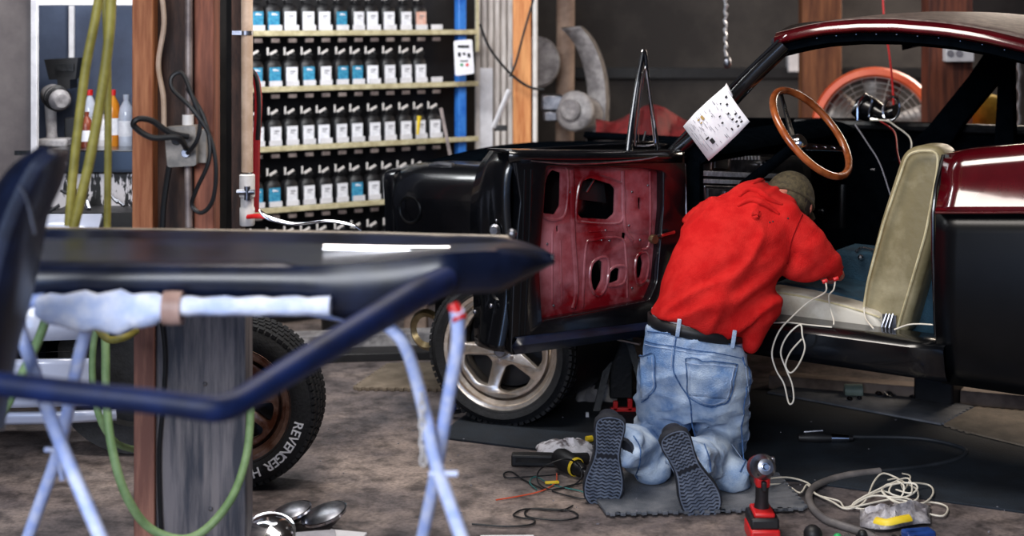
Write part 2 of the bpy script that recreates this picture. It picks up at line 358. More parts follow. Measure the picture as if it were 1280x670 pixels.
def cable(name, pts, r, mat, label, cat='cable', n=8, group=None):
    return tag(obj(name, MB().tube(pts, r, n, smooth=6), mat), label, cat, group)
cable('power_cable', [Wd(x, y, z) for x, y, z in [(233, 186, 4.2), (222, 172, 4.16), (190, 172, 4.15), (168, 158, 4.14), (172, 149, 4.14), (190, 151, 4.16), (212, 166, 4.18), (236, 171, 4.2)]], .009, m_cable, 'thick black cable looping left out of the grey junction box')
cable('power_cable', [Wd(x, y, z) for x, y, z in [(234, 192, 4.2), (246, 176, 4.18), (250, 150, 4.18), (240, 120, 4.18), (228, 92, 4.2), (215, 96, 4.2), (216, 112, 4.19), (240, 136, 4.17), (262, 170, 4.17), (270, 210, 4.17), (266, 250, 4.18), (252, 266, 4.19), (240, 256, 4.2), (246, 236, 4.18), (262, 196, 4.16), (256, 150, 4.18), (234, 110, 4.2)]], .0065, m_cable, 'thin black cable coiled over and below the grey junction box')
cable('power_cable', [Wd(x, y, 4.25) for x, y in [(212, 206), (208, 230), (204, 262), (203, 292)]], .009, m_cable, 'straight black cable running down the plywood below the junction box')
cable('power_cable', [Wd(x, y, 4.29) for x, y in [(200, 390), (206, 440), (204, 500), (199, 560), (200, 640), (204, 700)]], .006, m_cable, 'thin black cable running down the grey weathered board')
cable('gas_pipe', [upto(203, 4.32, z_) for z_ in (3.8, 2.6, 2.1, 1.86, 1.75)]+[Wd(x, y, 4.3) for x, y in [(202, -10), (205, 30), (198, 80), (204, 120), (205, 160)]], .008, m_pvc, 'thin bent tan pipe running down the dark plywood to the junction box', 'pipe')

# tan water pipe and its brown post
tag(pbox_o := obj('wooden_stud', full(289, 302, 5.75, .08), m_wood2, bevel=.003), 'narrow dark brown stud behind the vertical tan pipe', 'post')
pp = thing('water_pipe', 'vertical tan pipe with white fittings and a red valve handle', 'pipe', Wd(309, 350, 5.7))
obj('pipe', MB().tube([upto(308, 5.7), Wd(309, 215, 5.7)], .023, 18), m_pvc, pp)
obj('fitting', MB().lathe([(.026, 0), (.03, .005), (.03, .07), (.026, .075), (.026, .11), (.031, .115), (.031, .2), (.024, .205)], Wd(309, 282, 5.7), (0, 0, 1), 18).tube([Wd(309, 290, 5.7), upto(309, 5.7, 0)], .023, 16), m_pipew, pp)
obj('strap', MB().lathe([(.024, -.008), (.027, -.008), (.027, .008), (.024, .008)], Wd(308, 41, 5.7), (0, 0, 1), 18).box(Wd(298, 41, 5.68), (.05, .004, .016)), m_steel, pp)
obj('valve', MB().tube([Wd(296, 240, 5.66), Wd(318, 240, 5.66)], .011, 10).tube([Wd(309, 233, 5.66), Wd(309, 250, 5.66)], .012, 10), m_steel, pp)
obj('valve_handle', MB().tube([Wd(309, 271, 5.66), Wd(322, 270, 5.64), Wd(332, 272, 5.63)], [.01, .012, .006], 10, flat=.6), m_redp, pp, label='red valve handle')
cable('air_hose', [Wd(x, y, 5.85) for x, y in [(312, 88), (320, 100), (323, 130), (321, 170), (320, 210), (319, 265)]], .016, m_redh, 'dark red hose hanging just right of the tan pipe', 'hose')
cable('air_hose', [Wd(x, y, 5.78) for x, y in [(300, 84), (312, 86), (321, 100), (324, 135), (322, 175)]], .009, m_cable, 'black hose curving over the dark red hose by the tan pipe', 'hose')
# silver bar under the rack
br = obj('wiper_arm', MB().tube([Wd(x, y, 5.6) for x, y in [(324, 262), (336, 272), (370, 280), (410, 276), (440, 281), (452, 288)]], [.004, .012, .008, .007, .007, .004], 8, smooth=5, flat=.5), m_chrome)
tag(br, 'shiny curved metal bar lying behind the flat black car door shell', 'metal bar')

# ================================================================ bottle rack
RL = Vector((-1.36, 7.375, 0)); RR = Vector((-.20, 8.10, 0)); rd = (RR-RL).normalized(); rn = Vector((-rd.y, rd.x, 0)); RB = frame(rd); rlen = (RR-RL).length
def RK(u, v, z): return RL+rd*u+rn*v+Vector((0, 0, z))
rack = thing('bottle_rack', 'tall dark rack with cream shelf edges, blue upright and rows of paint bottles', 'shelf rack', RK(rlen/2, .1, 0))
SH = [1.574, 1.284, .975, .658, .35]
for z in SH:
    obj('shelf', MB().box(RK(rlen/2, .115, z-.012), (rlen, .22, .018), RB), m_dark, rack)
    obj('shelf_edge', MB().box(RK(rlen/2, -.002, z-.014), (rlen+.02, .014, .028), RB), m_cream, rack, bevel=.003)
    for i in range(12):
        if i % 1 == 0: obj('bottle_tray', MB().box(RK(.05+i*.0955+.02, .012, z+.015), (.07, .006, .028), RB), m_white, rack)
    for i in range(12):
        obj('paddle', MB().box(RK(.07+i*.0955, .02, z-.052), (.045, .02, .022), RB), m_cond, rack, bevel=.003)
obj('back_panel', MB().box(RK(rlen/2, .25, 1.05), (rlen, .01, 2.1), RB), m_dark, rack)
obj('upright', MB().box(RK(rlen-.075, .05, 1.05), (.05, .05, 2.1), RB), m_blue, rack, bevel=.004, label='blue upright')
obj('upright', MB().box(RK(.0, .15, 1.05), (.03, .2, 2.1), RB), m_dark, rack, bevel=.004)
obj('edge_strip', MB().box(RK(rlen+.005, .0, 1.75), (.012, .02, .6), RB), m_cream, rack)
# bottle prototype at origin, facing -rn
def bottle(kind):
    e = thing('paint_bottle', 'x', 'bottle', (0, 0, 0), 'paint bottles on the rack')
    w, dp, h = .076, .066, .145
    b = MB(); st = []
    for z, k in ((0, .94), (.004, 1), (.11, 1), (.128, .86), (.14, .5), (h, .46)):
        st.append([Vector((a*w/2*k, c*dp/2*k, z)) for a, c in ((-.7, -1), (.7, -1), (1, -.7), (1, .7), (.7, 1), (-.7, 1), (-1, .7), (-1, -.7))])
    for i in range(len(st)-1):
        b.grid([st[i], st[i+1]], True)
    n0 = len(b.v); b.add(st[0], [tuple(range(8))]); b.add(st[-1], [tuple(range(8))])
    obj('bottle_body', b, m_dark, e)
    lm = {'w': m_lab, 'b': m_labb, 'p': m_labp}[kind]
    lb = obj('bottle_label', MB().box((0, -dp/2-.001, .052), (.062, .003, .098)), lm, e)
    obj('label_print', MB().box((.004, -dp/2-.003, .078 if kind != 'b' else .085), (.03, .002, .006)).box((-.002, -dp/2-.003, .066 if kind != 'b' else .09), (.022, .002, .004)), m_inkg if kind != 'b' else m_lab, lb)
    obj('lid', MB().box((0, 0, .152), (.045, .05, .022)).box((.012, -.02, .165), (.022, .03, .016)), m_dark, e, bevel=.004)
    obj('lever', MB().box((-.010, -.034, .178), (.044, .010, .013), Matrix.Rotation(-.5, 3, 'Y')), m_pipew, e, bevel=.002)
    obj('thumb_tab', MB().box((-.036, -.022, .184), (.009, .006, .040)), m_pipew, e, bevel=.001)
    return e
protos = {k: bottle(k) for k in 'wbp'}
used = set(); yaw = math.atan2(rd.y, rd.x)
rows = ['bbwwwbwwwwpw', 'bbwbwbbwwwww', 'wwwwwwwwwwww', 'bbwwwwbwwwww', 'bwwwwbwwwwww']
ordn = ['leftmost', 'second', 'third', 'fourth', 'fifth', 'sixth', 'seventh', 'eighth', 'ninth', 'tenth', 'eleventh', 'twelfth']
shn = ['top', 'second', 'third', 'fourth', 'lowest']
cname = {'w': 'white', 'b': 'blue', 'p': 'peach'}
for r in range(5):
    for i in range(12):
        if r == 4 and i > 8: continue
        if i == 11 and r in (0, 1, 3): continue
        k = rows[r][i]; p = protos[k]
        o = p if k not in used else dup(p); used.add(k)
        o.location = RK(.07+i*.0955+random.uniform(-.006, .006), .056+random.uniform(-.004, .006), SH[r]-.002); o.rotation_euler = (0, 0, yaw+random.uniform(-.12, .12))
        pos = 'leftmost' if i == 0 else ordn[i]+' from the left'
        o['label'] = f'black paint bottle with {cname[k]} label, {pos} on the {shn[r]} rack shelf'; o['group'] = 'paint bottles on the rack'
# sign on the rack
sg = thing('rack_sign', 'small white instruction card hanging on the blue rack upright', 'sign', Wd(579, 94, 7.9))
obj('card', plate(rpoly([(567, 51), (590, 49), (593, 92), (569, 95)], 3), [], .006, .001, lambda x, y, z: Wd(x, y, 7.92)+Vector((0, -z, 0))), m_paper, sg, bevel=0)
pr = MB()
for (x, y, w, h) in ((579, 58, 14, 3), (574, 68, 3.5, 5), (580, 67, 3, 3), (586, 69, 3.5, 5), (580, 76, 10, 1)): pr.box(Wd(x, y, 7.91), (w*.0044, .003, h*.0044))
obj('print', pr, m_ink, sg)
obj('green_dot', MB().lathe([(.001, .002), (.008, .002), (.009, 0)], Wd(577, 81, 7.912), (0, -1, 0), 12), M('green_ink', C(40, 130, 80)), sg)
obj('red_dot', MB().lathe([(.001, .002), (.008, .002), (.009, 0)], Wd(584, 81, 7.912), (0, -1, 0), 12), m_redp, sg)
tag(obj('wooden_stick', MB().tube([Wd(551, 135, 7.6), Wd(567, 215, 7.6)], .012, 4, smooth=1), m_cond), 'grey flat stick leaning against the right end of the rack', 'stick')
tag(obj('paint_brush', MB().tube([Wd(522, 168, 7.75), Wd(524, 145, 7.75)], [.008, .012], 6), m_yel), 'small yellow-handled tool standing between bottles on the third shelf', 'tool')

# stud, conduit, hanging tools right of the rack
tag(obj('wooden_stud', full(641, 664, 7.9, .09), M('bright_stud_wood', C(180, 106, 56), C(224, 158, 100), rough=.7, sc=4, stretch=(5, 5, .6), bump=.3, bsc=14), bevel=.004), 'bright orange wooden stud right of the bottle rack', 'post')
tag(obj('conduit_pipe', MB().tube([upto(669, 7.88), upto(669, 7.88, 0)], .014, 12), m_pipew), 'thin white vertical conduit beside the bright orange stud', 'pipe')
tag(obj('yard_stick', pbox(600, 616, 85, 230, 8.312, .012), m_white, bevel=.003), 'wide pale slat hanging on the boards right of the rack', 'slat')
hb = thing('hanging_lever', 'white lever handle with black bracket hanging left of the orange stud', 'tool', Wd(628, 160, 7.85))
obj('handle', MB().tube([Wd(637, 112, 7.84), Wd(617, 160, 7.84)], .02, 8, flat=.5), m_white, hb, bevel=.003)
obj('bracket', MB().box(Wd(626, 160, 7.86), (.07, .03, .03)), m_dark, hb, bevel=.004)
cable('power_cable', [Wd(x, y, 7.8) for x, y in [(600, 30), (612, 60), (636, 90), (660, 108), (680, 112)]], .007, m_cable, 'dark cable sagging across the pale boards to the motor')
cable('power_cable', [Wd(x, y, 7.78) for x, y in [(668, -5), (655, 40), (645, 78), (637, 96)]], .006, m_cable, 'dark cable hanging in front of the bright orange stud')
# machinery
cp = thing('duct_pipe', 'fat dusty tan vertical pipe standing against the dark wall', 'pipe', Wd(706, 330, 8.6))
obj('pipe', MB().tube([upto(708, 8.6), Wd(707, 60, 8.6), upto(704, 8.6, 0)], .055, 18, smooth=1), m_pvc if False else M('dusty_tan_pipe', C(120, 98, 86), C(160, 136, 120), rough=.7, sc=6), cp)
mt = thing('electric_motor', 'round grey electric motor mounted in front of the fat tan pipe', 'motor', Wd(720, 165, 8.2))
mo = Wd(714, 140, 8.1); ax = Vector((-.45, -.85, .15))
obj('housing', MB().lathe([(.001, .09), (.05, .095), (.06, .085), (.06, .06), (.1, .05), (.115, .03), (.115, 0), (.1, -.02), (.1, -.16), (.08, -.18), (.001, -.18)], mo+Vector((.03, .05, 0)), ax, 28), m_greyobj, mt)
obj('mount', MB().box(Wd(690, 128, 8.2), (.12, .1, .09)).box(Wd(688, 145, 8.2), (.08, .08, .06)), m_steel, mt, bevel=.01)
gd = []
for i in range(14):
    t = i/13; q = -1.25+t*1.25
    px = 700+50*math.cos(q); py = 130+100*math.sin(q)
    gd.append([Wd(px-14, py, 8.3), Wd(px+6, py-2, 8.25), Wd(px+10, py-1, 8.4)])
gd.append([Wd(732, 207, 8.3), Wd(752, 207, 8.25), Wd(756, 207, 8.4)])
tag(obj('belt_guard', MB().grid(gd), m_greyobj, solid=.02), 'curved grey guard strip standing right of the fat tan pipe', 'machine guard')
tag(obj('round_cover', MB().lathe([(.001, .02), (.13, .02), (.15, 0), (.15, -.05)], Wd(672, 78, 8.3), (.5, -1, 0), 28), m_greyobj), 'pale grey round cover half hidden behind the white conduit', 'cover')
# dark red cloth heap
rows_ = []
for i in range(17):
    u = i/16; rr = []
    for j in range(13):
        v = j/12; px = 745+u*135; top = 150+8*math.sin(u*9)-10*math.sin(u*PI); py = top+v*(215-top)
        dd = 7.9-.25*math.sin(v*PI/2)-.06*math.sin(u*23+v*5)+.0
        rr.append(Wd(px, py, dd-.1*v))
    rows_.append(rr)
tag(obj('red_blanket', MB().grid(rows_), m_dred, solid=.02), 'dark red cloth bundled behind the open car door', 'cloth')
tag(obj('storage_bench', MB().box((1.0, 8.1, .4), (2.0, .5, .8)), m_dark, bevel=.02), 'dark low bench against the back wall under the red cloth', 'bench')

# hanging strips, posts, fan on the right
def strip(px, y0, y1, d, label):
    pts = []; n = 22
    if y0 < 0: pts += [upto(px, d), upto(px, d, 2.8)]
    for i in range(n): pts.append(Wd(px+math.sin(i*1.9)*1.2, y0+(y1-y0)*i/(n-1), d))
    return tag(obj('foil_strip', MB().tube(pts, [.013+.005*math.sin(i*2.3) for i in range(len(pts))], 7, smooth=1, flat=.5), m_foil, smooth=0), label, 'strip')
strip(907, -8, 70, 7.6, 'thin silvery strip hanging before the dark back wall')
tag(obj('weight', MB().ball(Wd(909, 78, 7.6), .022, 10, (1, 1, 1.6)), m_steel), 'small grey weight at the end of the thin silvery strip', 'weight')
strip(1274, 60, 230, 7.2, 'broad silvery strip hanging at the far right seen through the car')
tag(obj('wooden_post', full(1003, 1052, 8.6, .12), M('amber_post_wood', C(96, 54, 32), C(140, 88, 54), rough=.7, sc=5, stretch=(6, 6, .5)), bevel=.004), 'amber brown wooden post behind the car windscreen', 'post')
tag(obj('wooden_post', full(1161, 1216, 7.4, .14), M('redbrown_post_wood', C(70, 32, 22), C(118, 62, 42), rough=.7, sc=5, stretch=(6, 6, .5), bump=.3), bevel=.004), 'red-brown wooden post carrying a white outlet box, right of the orange fan', 'post')
ob = thing('outlet_box', 'white double outlet box on the red-brown post', 'outlet', Wd(1196, 78, 7.35))
obj('box', MB().box(Wd(1198, 68, 7.36), (.145, .06, .075)), m_white, ob, bevel=.005)
sk = MB()
for x in (1188, 1199): sk.lathe([(.001, .004), (.017, .004), (.018, 0)], Wd(x, 67, 7.328), (0, -1, 0), 16)
obj('socket', sk, m_inkg, ob)
tag(obj('switch_box', pbox(985, 1004, 62, 90, 9.78, .07), m_white, bevel=.006), 'small white box on the back wall left of the amber post', 'electrical box')
fan = thing('drum_fan', 'large round orange fan with grey wire grill behind the car', 'fan', Wd(1092, 330, 7.75))
fc = Wd(1094, 162, 7.75); fa = Vector((-.25, -1, .05)).normalized(); R = .325
obj('shroud', MB().lathe([(R-.048, .06), (R-.03, .085), (R, .08), (R+.012, .04), (R+.012, -.16), (R-.02, -.18), (R-.03, -.1)], fc, fa, 56, closed=True), m_orange, fan)
g = MB()
for k in range(9):
    r_ = .05+k*.029; pts = []
    fu = fa.orthogonal().normalized(); fv = fa.cross(fu)
    for q in range(36): pts.append(fc+fa*(.06+.02*math.cos(k/9*1.4))+(fu*math.cos(q*PI/18)+fv*math.sin(q*PI/18))*r_)
    g.tube(pts, .0028, 5, smooth=1, closed=True)
for q in range(24):
    dv = fu*math.cos(q*PI/12)+fv*math.sin(q*PI/12); g.tube([fc+fa*.08+dv*.05, fc+fa*.065+dv*(R-.02)], .0025, 5)
obj('grill', g, m_grill, fan)
for q in range(5):
    a = q*2*PI/5; dv = fu*math.cos(a)+fv*math.sin(a); dw = fa.cross(dv); rr = []
    for i in range(6):
        r_ = .05+i*.046; w_ = .05+.06*i/5
        rr.append([fc+dv*r_+dw*(-w_)+fa*(-.04), fc+dv*r_, fc+dv*r_+dw*w_+fa*.03])
    obj('blade', MB().grid(rr), m_grill, fan, solid=.004)
obj('hub', MB().lathe([(.001, .1), (.05, .1), (.055, .08), (.055, -.1), (.001, -.1)], fc, fa, 24), m_greyobj, fan)
obj('base', MB().tube([fc+Vector((-.28, 0, -.2)), fc+Vector((-.3, 0, -.5)), Wd(1092, 330, 7.75)+Vector((-.3, 0, -.1)), Wd(1092, 330, 7.75)+Vector((.3, 0, -.1)), fc+Vector((.3, 0, -.5)), fc+Vector((.28, 0, -.2))], .02, 8, smooth=1), m_black2, fan)
cab2 = tag(obj('work_bench', MB().box((Wd(1150, 0, 7.8).x, 7.95, Wd(0, 330, 7.75).z/2-.05), (1.7, .4, Wd(0, 330, 7.75).z-.12)), m_dark, bevel=.01), 'dark low bench carrying the orange fan', 'bench')
cable('power_cable', [upto(1100, 6.9, z_) for z_ in (3.8, 2.6, 2.1, 1.86, 1.75)]+[Wd(x, y, 6.9) for x, y in [(1103, -8), (1106, 30), (1112, 70), (1116, 110), (1117, 140)]], .005, m_redp, 'thin red cord hanging down in front of the orange fan', 'cord')
# clutter seen through the rear side window
tag(obj('yellow_cloth', MB().ball(Wd(1240, 150, 8.0), .13, 12, (1, .5, 1.1)), M('mustard_cloth', C(120, 100, 24), C(170, 140, 40), rough=.9, bump=.6, bsc=12)), 'mustard yellow bundle behind the rear side window', 'cloth')
tag(obj('shelf_board', MB().box((Wd(1240, 178, 8.0).x, 8.05, Wd(1240, 190, 8.0).z-.03), (.6, .4, .04)), m_wood2), 'dark board under the mustard yellow bundle', 'shelf')
tag(obj('shelf_post', MB().box((Wd(1255, 178, 8.0).x, 8.15, .45), (.06, .1, .9)), m_wood2), 'dark wooden leg under the board at far right', 'post')

# ================================================================ left cabinet and its contents
cb_ = thing('storage_cabinet', 'open tall cabinet with blue-grey back and white edge trim at the left', 'cabinet', Wd(90, 540, 6.6))
obj('side_panel', pbox(-120, 40, -60, 420, 6.2, .03), m_cab, cb_, bevel=.004)
obj('edge_trim', pbox(38, 46, -60, 420, 6.17, .03), m_white, cb_, bevel=.003)
obj('top_rail', pbox(40, 190, -14, 7, 6.2, .03), m_white, cb_, bevel=.003)
obj('back_panel', pbox(30, 230, -60, 420, 6.75, .02), m_cabin, cb_)
obj('divider', pbox(86, 92, 0, 72, 6.72, .02), m_white, cb_)
obj('side_panel', MB().box((Wd(192, 0, 6.4).x, 6.47, 1.3), (.02, .55, 1.6)), m_cabin, cb_)
sz = Wd(0, 185, 6.3).z
obj('shelf', MB().box(((Wd(46, 0, 6.5).x+Wd(190, 0, 6.5).x)/2, 6.47, sz-.012), (Wd(188, 0, 6.4).x-Wd(42, 0, 6.4).x, .54, .024)), m_black2, cb_, bevel=.002)
obj('base', pbox(-120, 190, 300, 520, 6.5, .3), m_dark, cb_)
def on_shelf(px, dy=6.4): return Vector((Wd(px, 0, dy).x, dy, sz))
def sbottle(px, h, r, mb_, mc, label, dy=6.4):
    p = on_shelf(px, dy); e = thing('plastic_bottle', label, 'bottle', p, 'bottles in the cabinet')
    obj('bottle_body', MB().lathe([(.001, 0), (r*.95, 0), (r, .01), (r, h*.6), (r*.85, h*.75), (r*.35, h*.88), (r*.35, h*.94), (.001, h*.94)], p, (0, 0, 1), 20), mb_, e)
    obj('cap', MB().lathe([(r*.4, h*.9), (r*.42, h), (.001, h)], p, (0, 0, 1), 16), mc, e)
    obj('bottle_label', MB().lathe([(r*1.02, h*.2), (r*1.02, h*.5)], p, (0, 0, 1), 20), m_lab, e)
sbottle(112, .25, .035, m_clear, m_redp, 'pale bottle with red cap behind the olive hose, left of the amber one')
sbottle(141, .25, .032, m_amber, m_redp, 'amber bottle with red cap on the cabinet shelf')
sbottle(128, .14, .03, m_white, m_white, 'short white bottle left of the amber bottle')
sbottle(158, .23, .034, m_clear, m_clear, 'clear water bottle at the right end of the cabinet shelf', 6.38)
sbottle(108, .16, .028, m_brown, m_brown, 'brown squeeze bottle in front of the red-capped bottles', 6.28)
hg = thing('spray_gun', 'grey striped spray gun standing at the left of the cabinet shelf', 'spray gun', on_shelf(66, 6.35))
q = on_shelf(66, 6.35); hz = .22
obj('barrel', MB().lathe([(.001, .10), (.03, .10), (.045, .08), (.05, .04), (.052, 0), (.05, -.05), (.038, -.09), (.001, -.1)], q+Vector((.01, 0, hz)), (.55, -.8, -.12), 24), m_greyobj, hg)
obj('cooling_rings', MB().lathe([(.05, .07), (.054, .065), (.05, .06), (.05, .045), (.056, .04), (.05, .035), (.05, .02), (.057, .015), (.05, .01)], q+Vector((.01, 0, hz)), (.55, -.8, -.12), 24), m_dark, hg)
obj('handle', MB().tube([q+Vector((-.01, 0, hz-.03)), q+Vector((-.005, 0, .06)), q+Vector((0, 0, .02))], [.028, .024, .03], 12, flat=.7), m_greyobj, hg)
obj('base', MB().box(q+Vector((.01, 0, .02)), (.13, .09, .04)), m_greyobj, hg, bevel=.01)
mn_ = thing('cabinet_monitor', 'dark grey angular box hanging high in the cabinet', 'box', Wd(82, 100, 6.6))
obj('housing', plate([(60, 74), (102, 72), (99, 98), (92, 99), (92, 110), (78, 112), (76, 99), (66, 99)], [], .1, .006, lambda x, y, z: Wd(x, y, 6.6)+Vector((0, -z, 0))), m_dark, mn_)
obj('panel', pbox(70, 92, 80, 89, 6.53, .01), m_black2, mn_)
tag(obj('cardboard_box', MB().box(on_shelf(92, 6.5)+Vector((0, 0, .06)), (.06, .08, .12)), m_dark, bevel=.004), 'small dark box behind the spray gun', 'box')
# splattered drawer unit under the shelf
dr = thing('drawer_unit', 'white drawer front splashed with black paint under the cabinet shelf', 'drawer', Wd(120, 290, 6.3))
obj('black_top', pbox(60, 190, 188, 217, 6.1, .2), m_black, dr, bevel=.006)
obj('front', pbox(62, 190, 217, 262, 6.12, .2), m_blkwht, dr, bevel=.004)
obj('lower', pbox(62, 176, 266, 400, 5.9, .42), m_dark, dr)
ct = MB(); random.seed(3)
for i in range(16):
    x = random.uniform(70, 165); y = random.uniform(238, 268)
    ct.tube([Wd(x, y, 6.02), Wd(x+random.uniform(-26, 26), y+random.uniform(4, 20), 5.98)], random.uniform(.005, .012), 6)
tag(obj('metal_scrap', ct, m_steel), 'tangle of thin metal scraps below the splashed drawer', 'scrap', kind='stuff')

# ================================================================ white car at the left
wc = thing('white_car', 'pale white car body side behind the blue stand at lower left', 'car', (-2.2, 5.6, 0))
def wcrow(px, shift=0):
    return [Wd(px, y, dd+shift) for y, dd in ((345, 5.35), (385, 5.12), (425, 5.05), (436, 5.06), (480, 5.06), (520, 5.12), (535, 5.2))]
def wcpt(x, z):   # side surface depth
    return 5.10+max(0, z-.5)**2*1.4+max(0, .32-z)**2*2
def side(x0, x1, z0, z1, nx=10, nz=8, off=0, zb=None):
    rws = []
    for i in range(nx+1):
        x = x0+(x1-x0)*i/nx; zz0 = z0+(zb(x) if zb else 0)
        rws.append([Vector((x, wcpt(x, zz0+(z1-zz0)*j/nz)+off+max(0, x+1.6)**2*.9, zz0+(z1-zz0)*j/nz)) for j in range(nz+1)])
    return MB().grid(rws)
m_wcar = M('pale_car_paint', C(168, 176, 200), C(188, 194, 214), rough=.25, coat=.6, sc=2)
obj('upper_side', side(-3.6, -1.52, .46, .91, zb=lambda x: .03*(x+3)), m_wcar, wc, solid=.02)
obj('lower_side', side(-3.6, -1.50, .24, .435, zb=lambda x: .02*(x+3)), m_wcar, wc, solid=.02)
obj('trim_strip', side(-3.6, -1.50, .435, .462, 10, 2, -.012, zb=lambda x: .02*(x+3)), m_black, wc, solid=.01)
obj('rocker', side(-3.6, -1.42, .17, .235, 10, 3, .02, zb=lambda x: .02*(x+3)), m_wcar, wc, solid=.02)
obj('body_core', MB().box((-2.65, 5.5, .5), (1.9, .5, .55)), m_inner, wc)
wheel_dark = MB().lathe([(.001, .02), (.19, .02), (.2, .05), (.3, .06), (.31, 0), (.31, -.15), (.001, -.15)], (-1.42, 5.45, .31), (0, -1, 0), 36)
obj('wheel', wheel_dark, m_rubber, wc)
arch = MB().lathe([(.325, .0), (.36, .02), (.37, 0), (.36, -.05), (.325, -.05)], (-1.42, 5.3, .31), (0, -1, 0), 40, closed=True)

# ================================================================ wheels
def tyre(c, axis, R, ri, w, n=72, tread=True):
    # axis points outward (towards viewer face at +w/2)
    h = w/2
    prof = [(ri, -h*.8), (ri+.01, -h), ((R+ri)/2, -h*1.06), (R-.03, -h), (R-.008, -h*.88), (R, -h*.7), (R+.002, 0), (R, h*.7), (R-.008, h*.88), (R-.03, h), ((R+ri)/2, h*1.06), (ri+.02, h*1.02), (ri+.004, h*.94), (ri, h*.8)]
    m = MB().lathe(prof, c, axis, n, closed=True)
    if tread:
        ax = Vector(axis).normalized(); u = ax.orthogonal().normalized(); v = ax.cross(u)
        for k in range(n):
            q = 2*PI*k/n; dv = u*math.cos(q)+v*math.sin(q); tn = ax.cross(dv)
            R3 = Matrix((tn, ax, dv)).transposed()
            for j, hh in enumerate((-.78, -.42, 0, .42, .78)):
                qq = q+(j % 2)*PI/n; dv = u*math.cos(qq)+v*math.sin(qq); tn = ax.cross(dv); R3 = Matrix((tn, ax, dv)).transposed()
                m.box(Vector(c)+ax*hh*h+dv*(R-.001 if abs(hh) < .7 else R-.006), (2*PI*R/n*.68, h*.3, .012), R3)
            
    return m
def wheel_set(parent, c, axis, R, ri, w, spokes, rimmat, spmat, phase=0, dish=.03, name='wheel'):
    ax = Vector(axis).normalized(); c = Vector(c)
    root = obj('tyre', tyre(c, ax, R, ri, w), m_rubber, parent, smooth=35)
    h = w/2
    rim = MB().lathe([(ri+.008, h*.98), (ri+.012, h*.93), (ri-.002, h*.86), (ri-.012, h*.84), (ri-.016, h*.7), (ri-.03, h*.62), (ri-.034, h*.4), (ri-.05, h*.3), (ri-.052, -h*.6), (ri, -h*.9)], c, ax, 72)
    obj('rim', rim, rimmat, parent, smooth=30)
    u = Vector((0, 0, 1)); u = (u-ax*u.dot(ax)).normalized(); v = ax.cross(u)
    rs = ri-.045
    outer = [(rs*math.cos(2*PI*k/60), rs*math.sin(2*PI*k/60)) for k in range(60)]
    holes = []
    for k in range(spokes):
        a0 = phase+2*PI*k/spokes; half = PI/spokes
        A = lambda r, a: (r*math.cos(a), r*math.sin(a))
        pts = [A(rs*.86, a0-half*.82), A(rs*.93, a0-half*.4), A(rs*.93, a0+half*.4), A(rs*.86, a0+half*.82), A(rs*.36, a0+half*.42), A(rs*.36, a0-half*.42)]
        holes.append(rpoly(pts, .014, 3))
    def mp(x, y, z):
        rr = math.hypot(x, y); return c+ax*(h*.35+z-dish*max(0, rr/rs-.3)*-1*.6)+u*y+v*x
    obj('spokes', plate(outer, holes, .022, .004, mp), spmat, parent, smooth=30)
    obj('hub_cap', MB().lathe([(.001, .06), (.022, .06), (.03, .05), (.034, .0), (.05, -.01)], c+ax*h*.35, ax, 24), m_steel, parent)
    obj('brake_disc', MB().lathe([(.001, .0), (ri*.72, 0), (ri*.72, -.015), (.001, -.015)], c-ax*h*.3, ax, 40), m_black2, parent)
    for k in range(5):
        a = 2*PI*k/5+.3; obj('lug_nut', MB().lathe([(.001, .022), (.008, .022), (.009, 0)], c+ax*h*.42+(u*math.cos(a)+v*math.sin(a))*.052, ax, 6), m_chrome, parent)
    return root
# spare wheel with raised white letters
tc = Vector((Wd(299, 500, 5.06).x, 5.06+.03, .292)); tax = Vector((-.12, -1, 0)).normalized()
tw = thing('spare_wheel', 'black tyre with white raised lettering on a rusty rim, standing behind the wooden post', 'wheel', (tc.x, tc.y, 0))
wheel_set(tw, tc, tax, .288, .196, .17, 8, m_rust, m_rust, .2)
tt = Vector((0, 0, 1)); tr = tt.cross(-tax)*-1   # right vector as seen
tr = Vector((1, 0, 0)); tr = (tr-tax*tr.dot(tax)).normalized()
word = 'REVENGER H'
for i, chh in enumerate(word):
    if chh == ' ': continue
    a = math.radians(-14-56*i/9)      # angle measured ccw from right, seen from the front
    rad = tr*math.cos(a)+tt*math.sin(a); tang = tr*math.sin(a)-tt*math.cos(a)   # clockwise reading direction
    def mp(x, y, z, rad=rad, tang=tang): return tc+rad*(.224+y)+tang*x+tax*(.0885+z)
    obj('raised_letter', text_mesh(chh, .046, .003, mp), m_letter, tw, smooth=0, label='white raised letter '+chh)
a = math.radians(85); rad = tr*math.cos(a)+tt*math.sin(a); tang = tr*math.sin(a)-tt*math.cos(a)
obj('raised_letter', text_mesh('V', .046, .003, lambda x, y, z: tc+rad*(.224+y)+tang*x+tax*(.0885+z)), m_letter, tw, smooth=0, label='white raised letter V')
# ================================================================ the car on stands
car = thing('car', 'dark maroon and black classic coupe with open door, raised on stands', 'car', O, rz=math.atan2(AX.y, AX.x))
def lerp(tab, x):
    if x <= tab[0][0]: return tab[0][1]
    for (a, b), (c, d_) in zip(tab, tab[1:]):
        if x <= c: return b+(d_-b)*(x-a)/(c-a)
    return tab[-1][1]
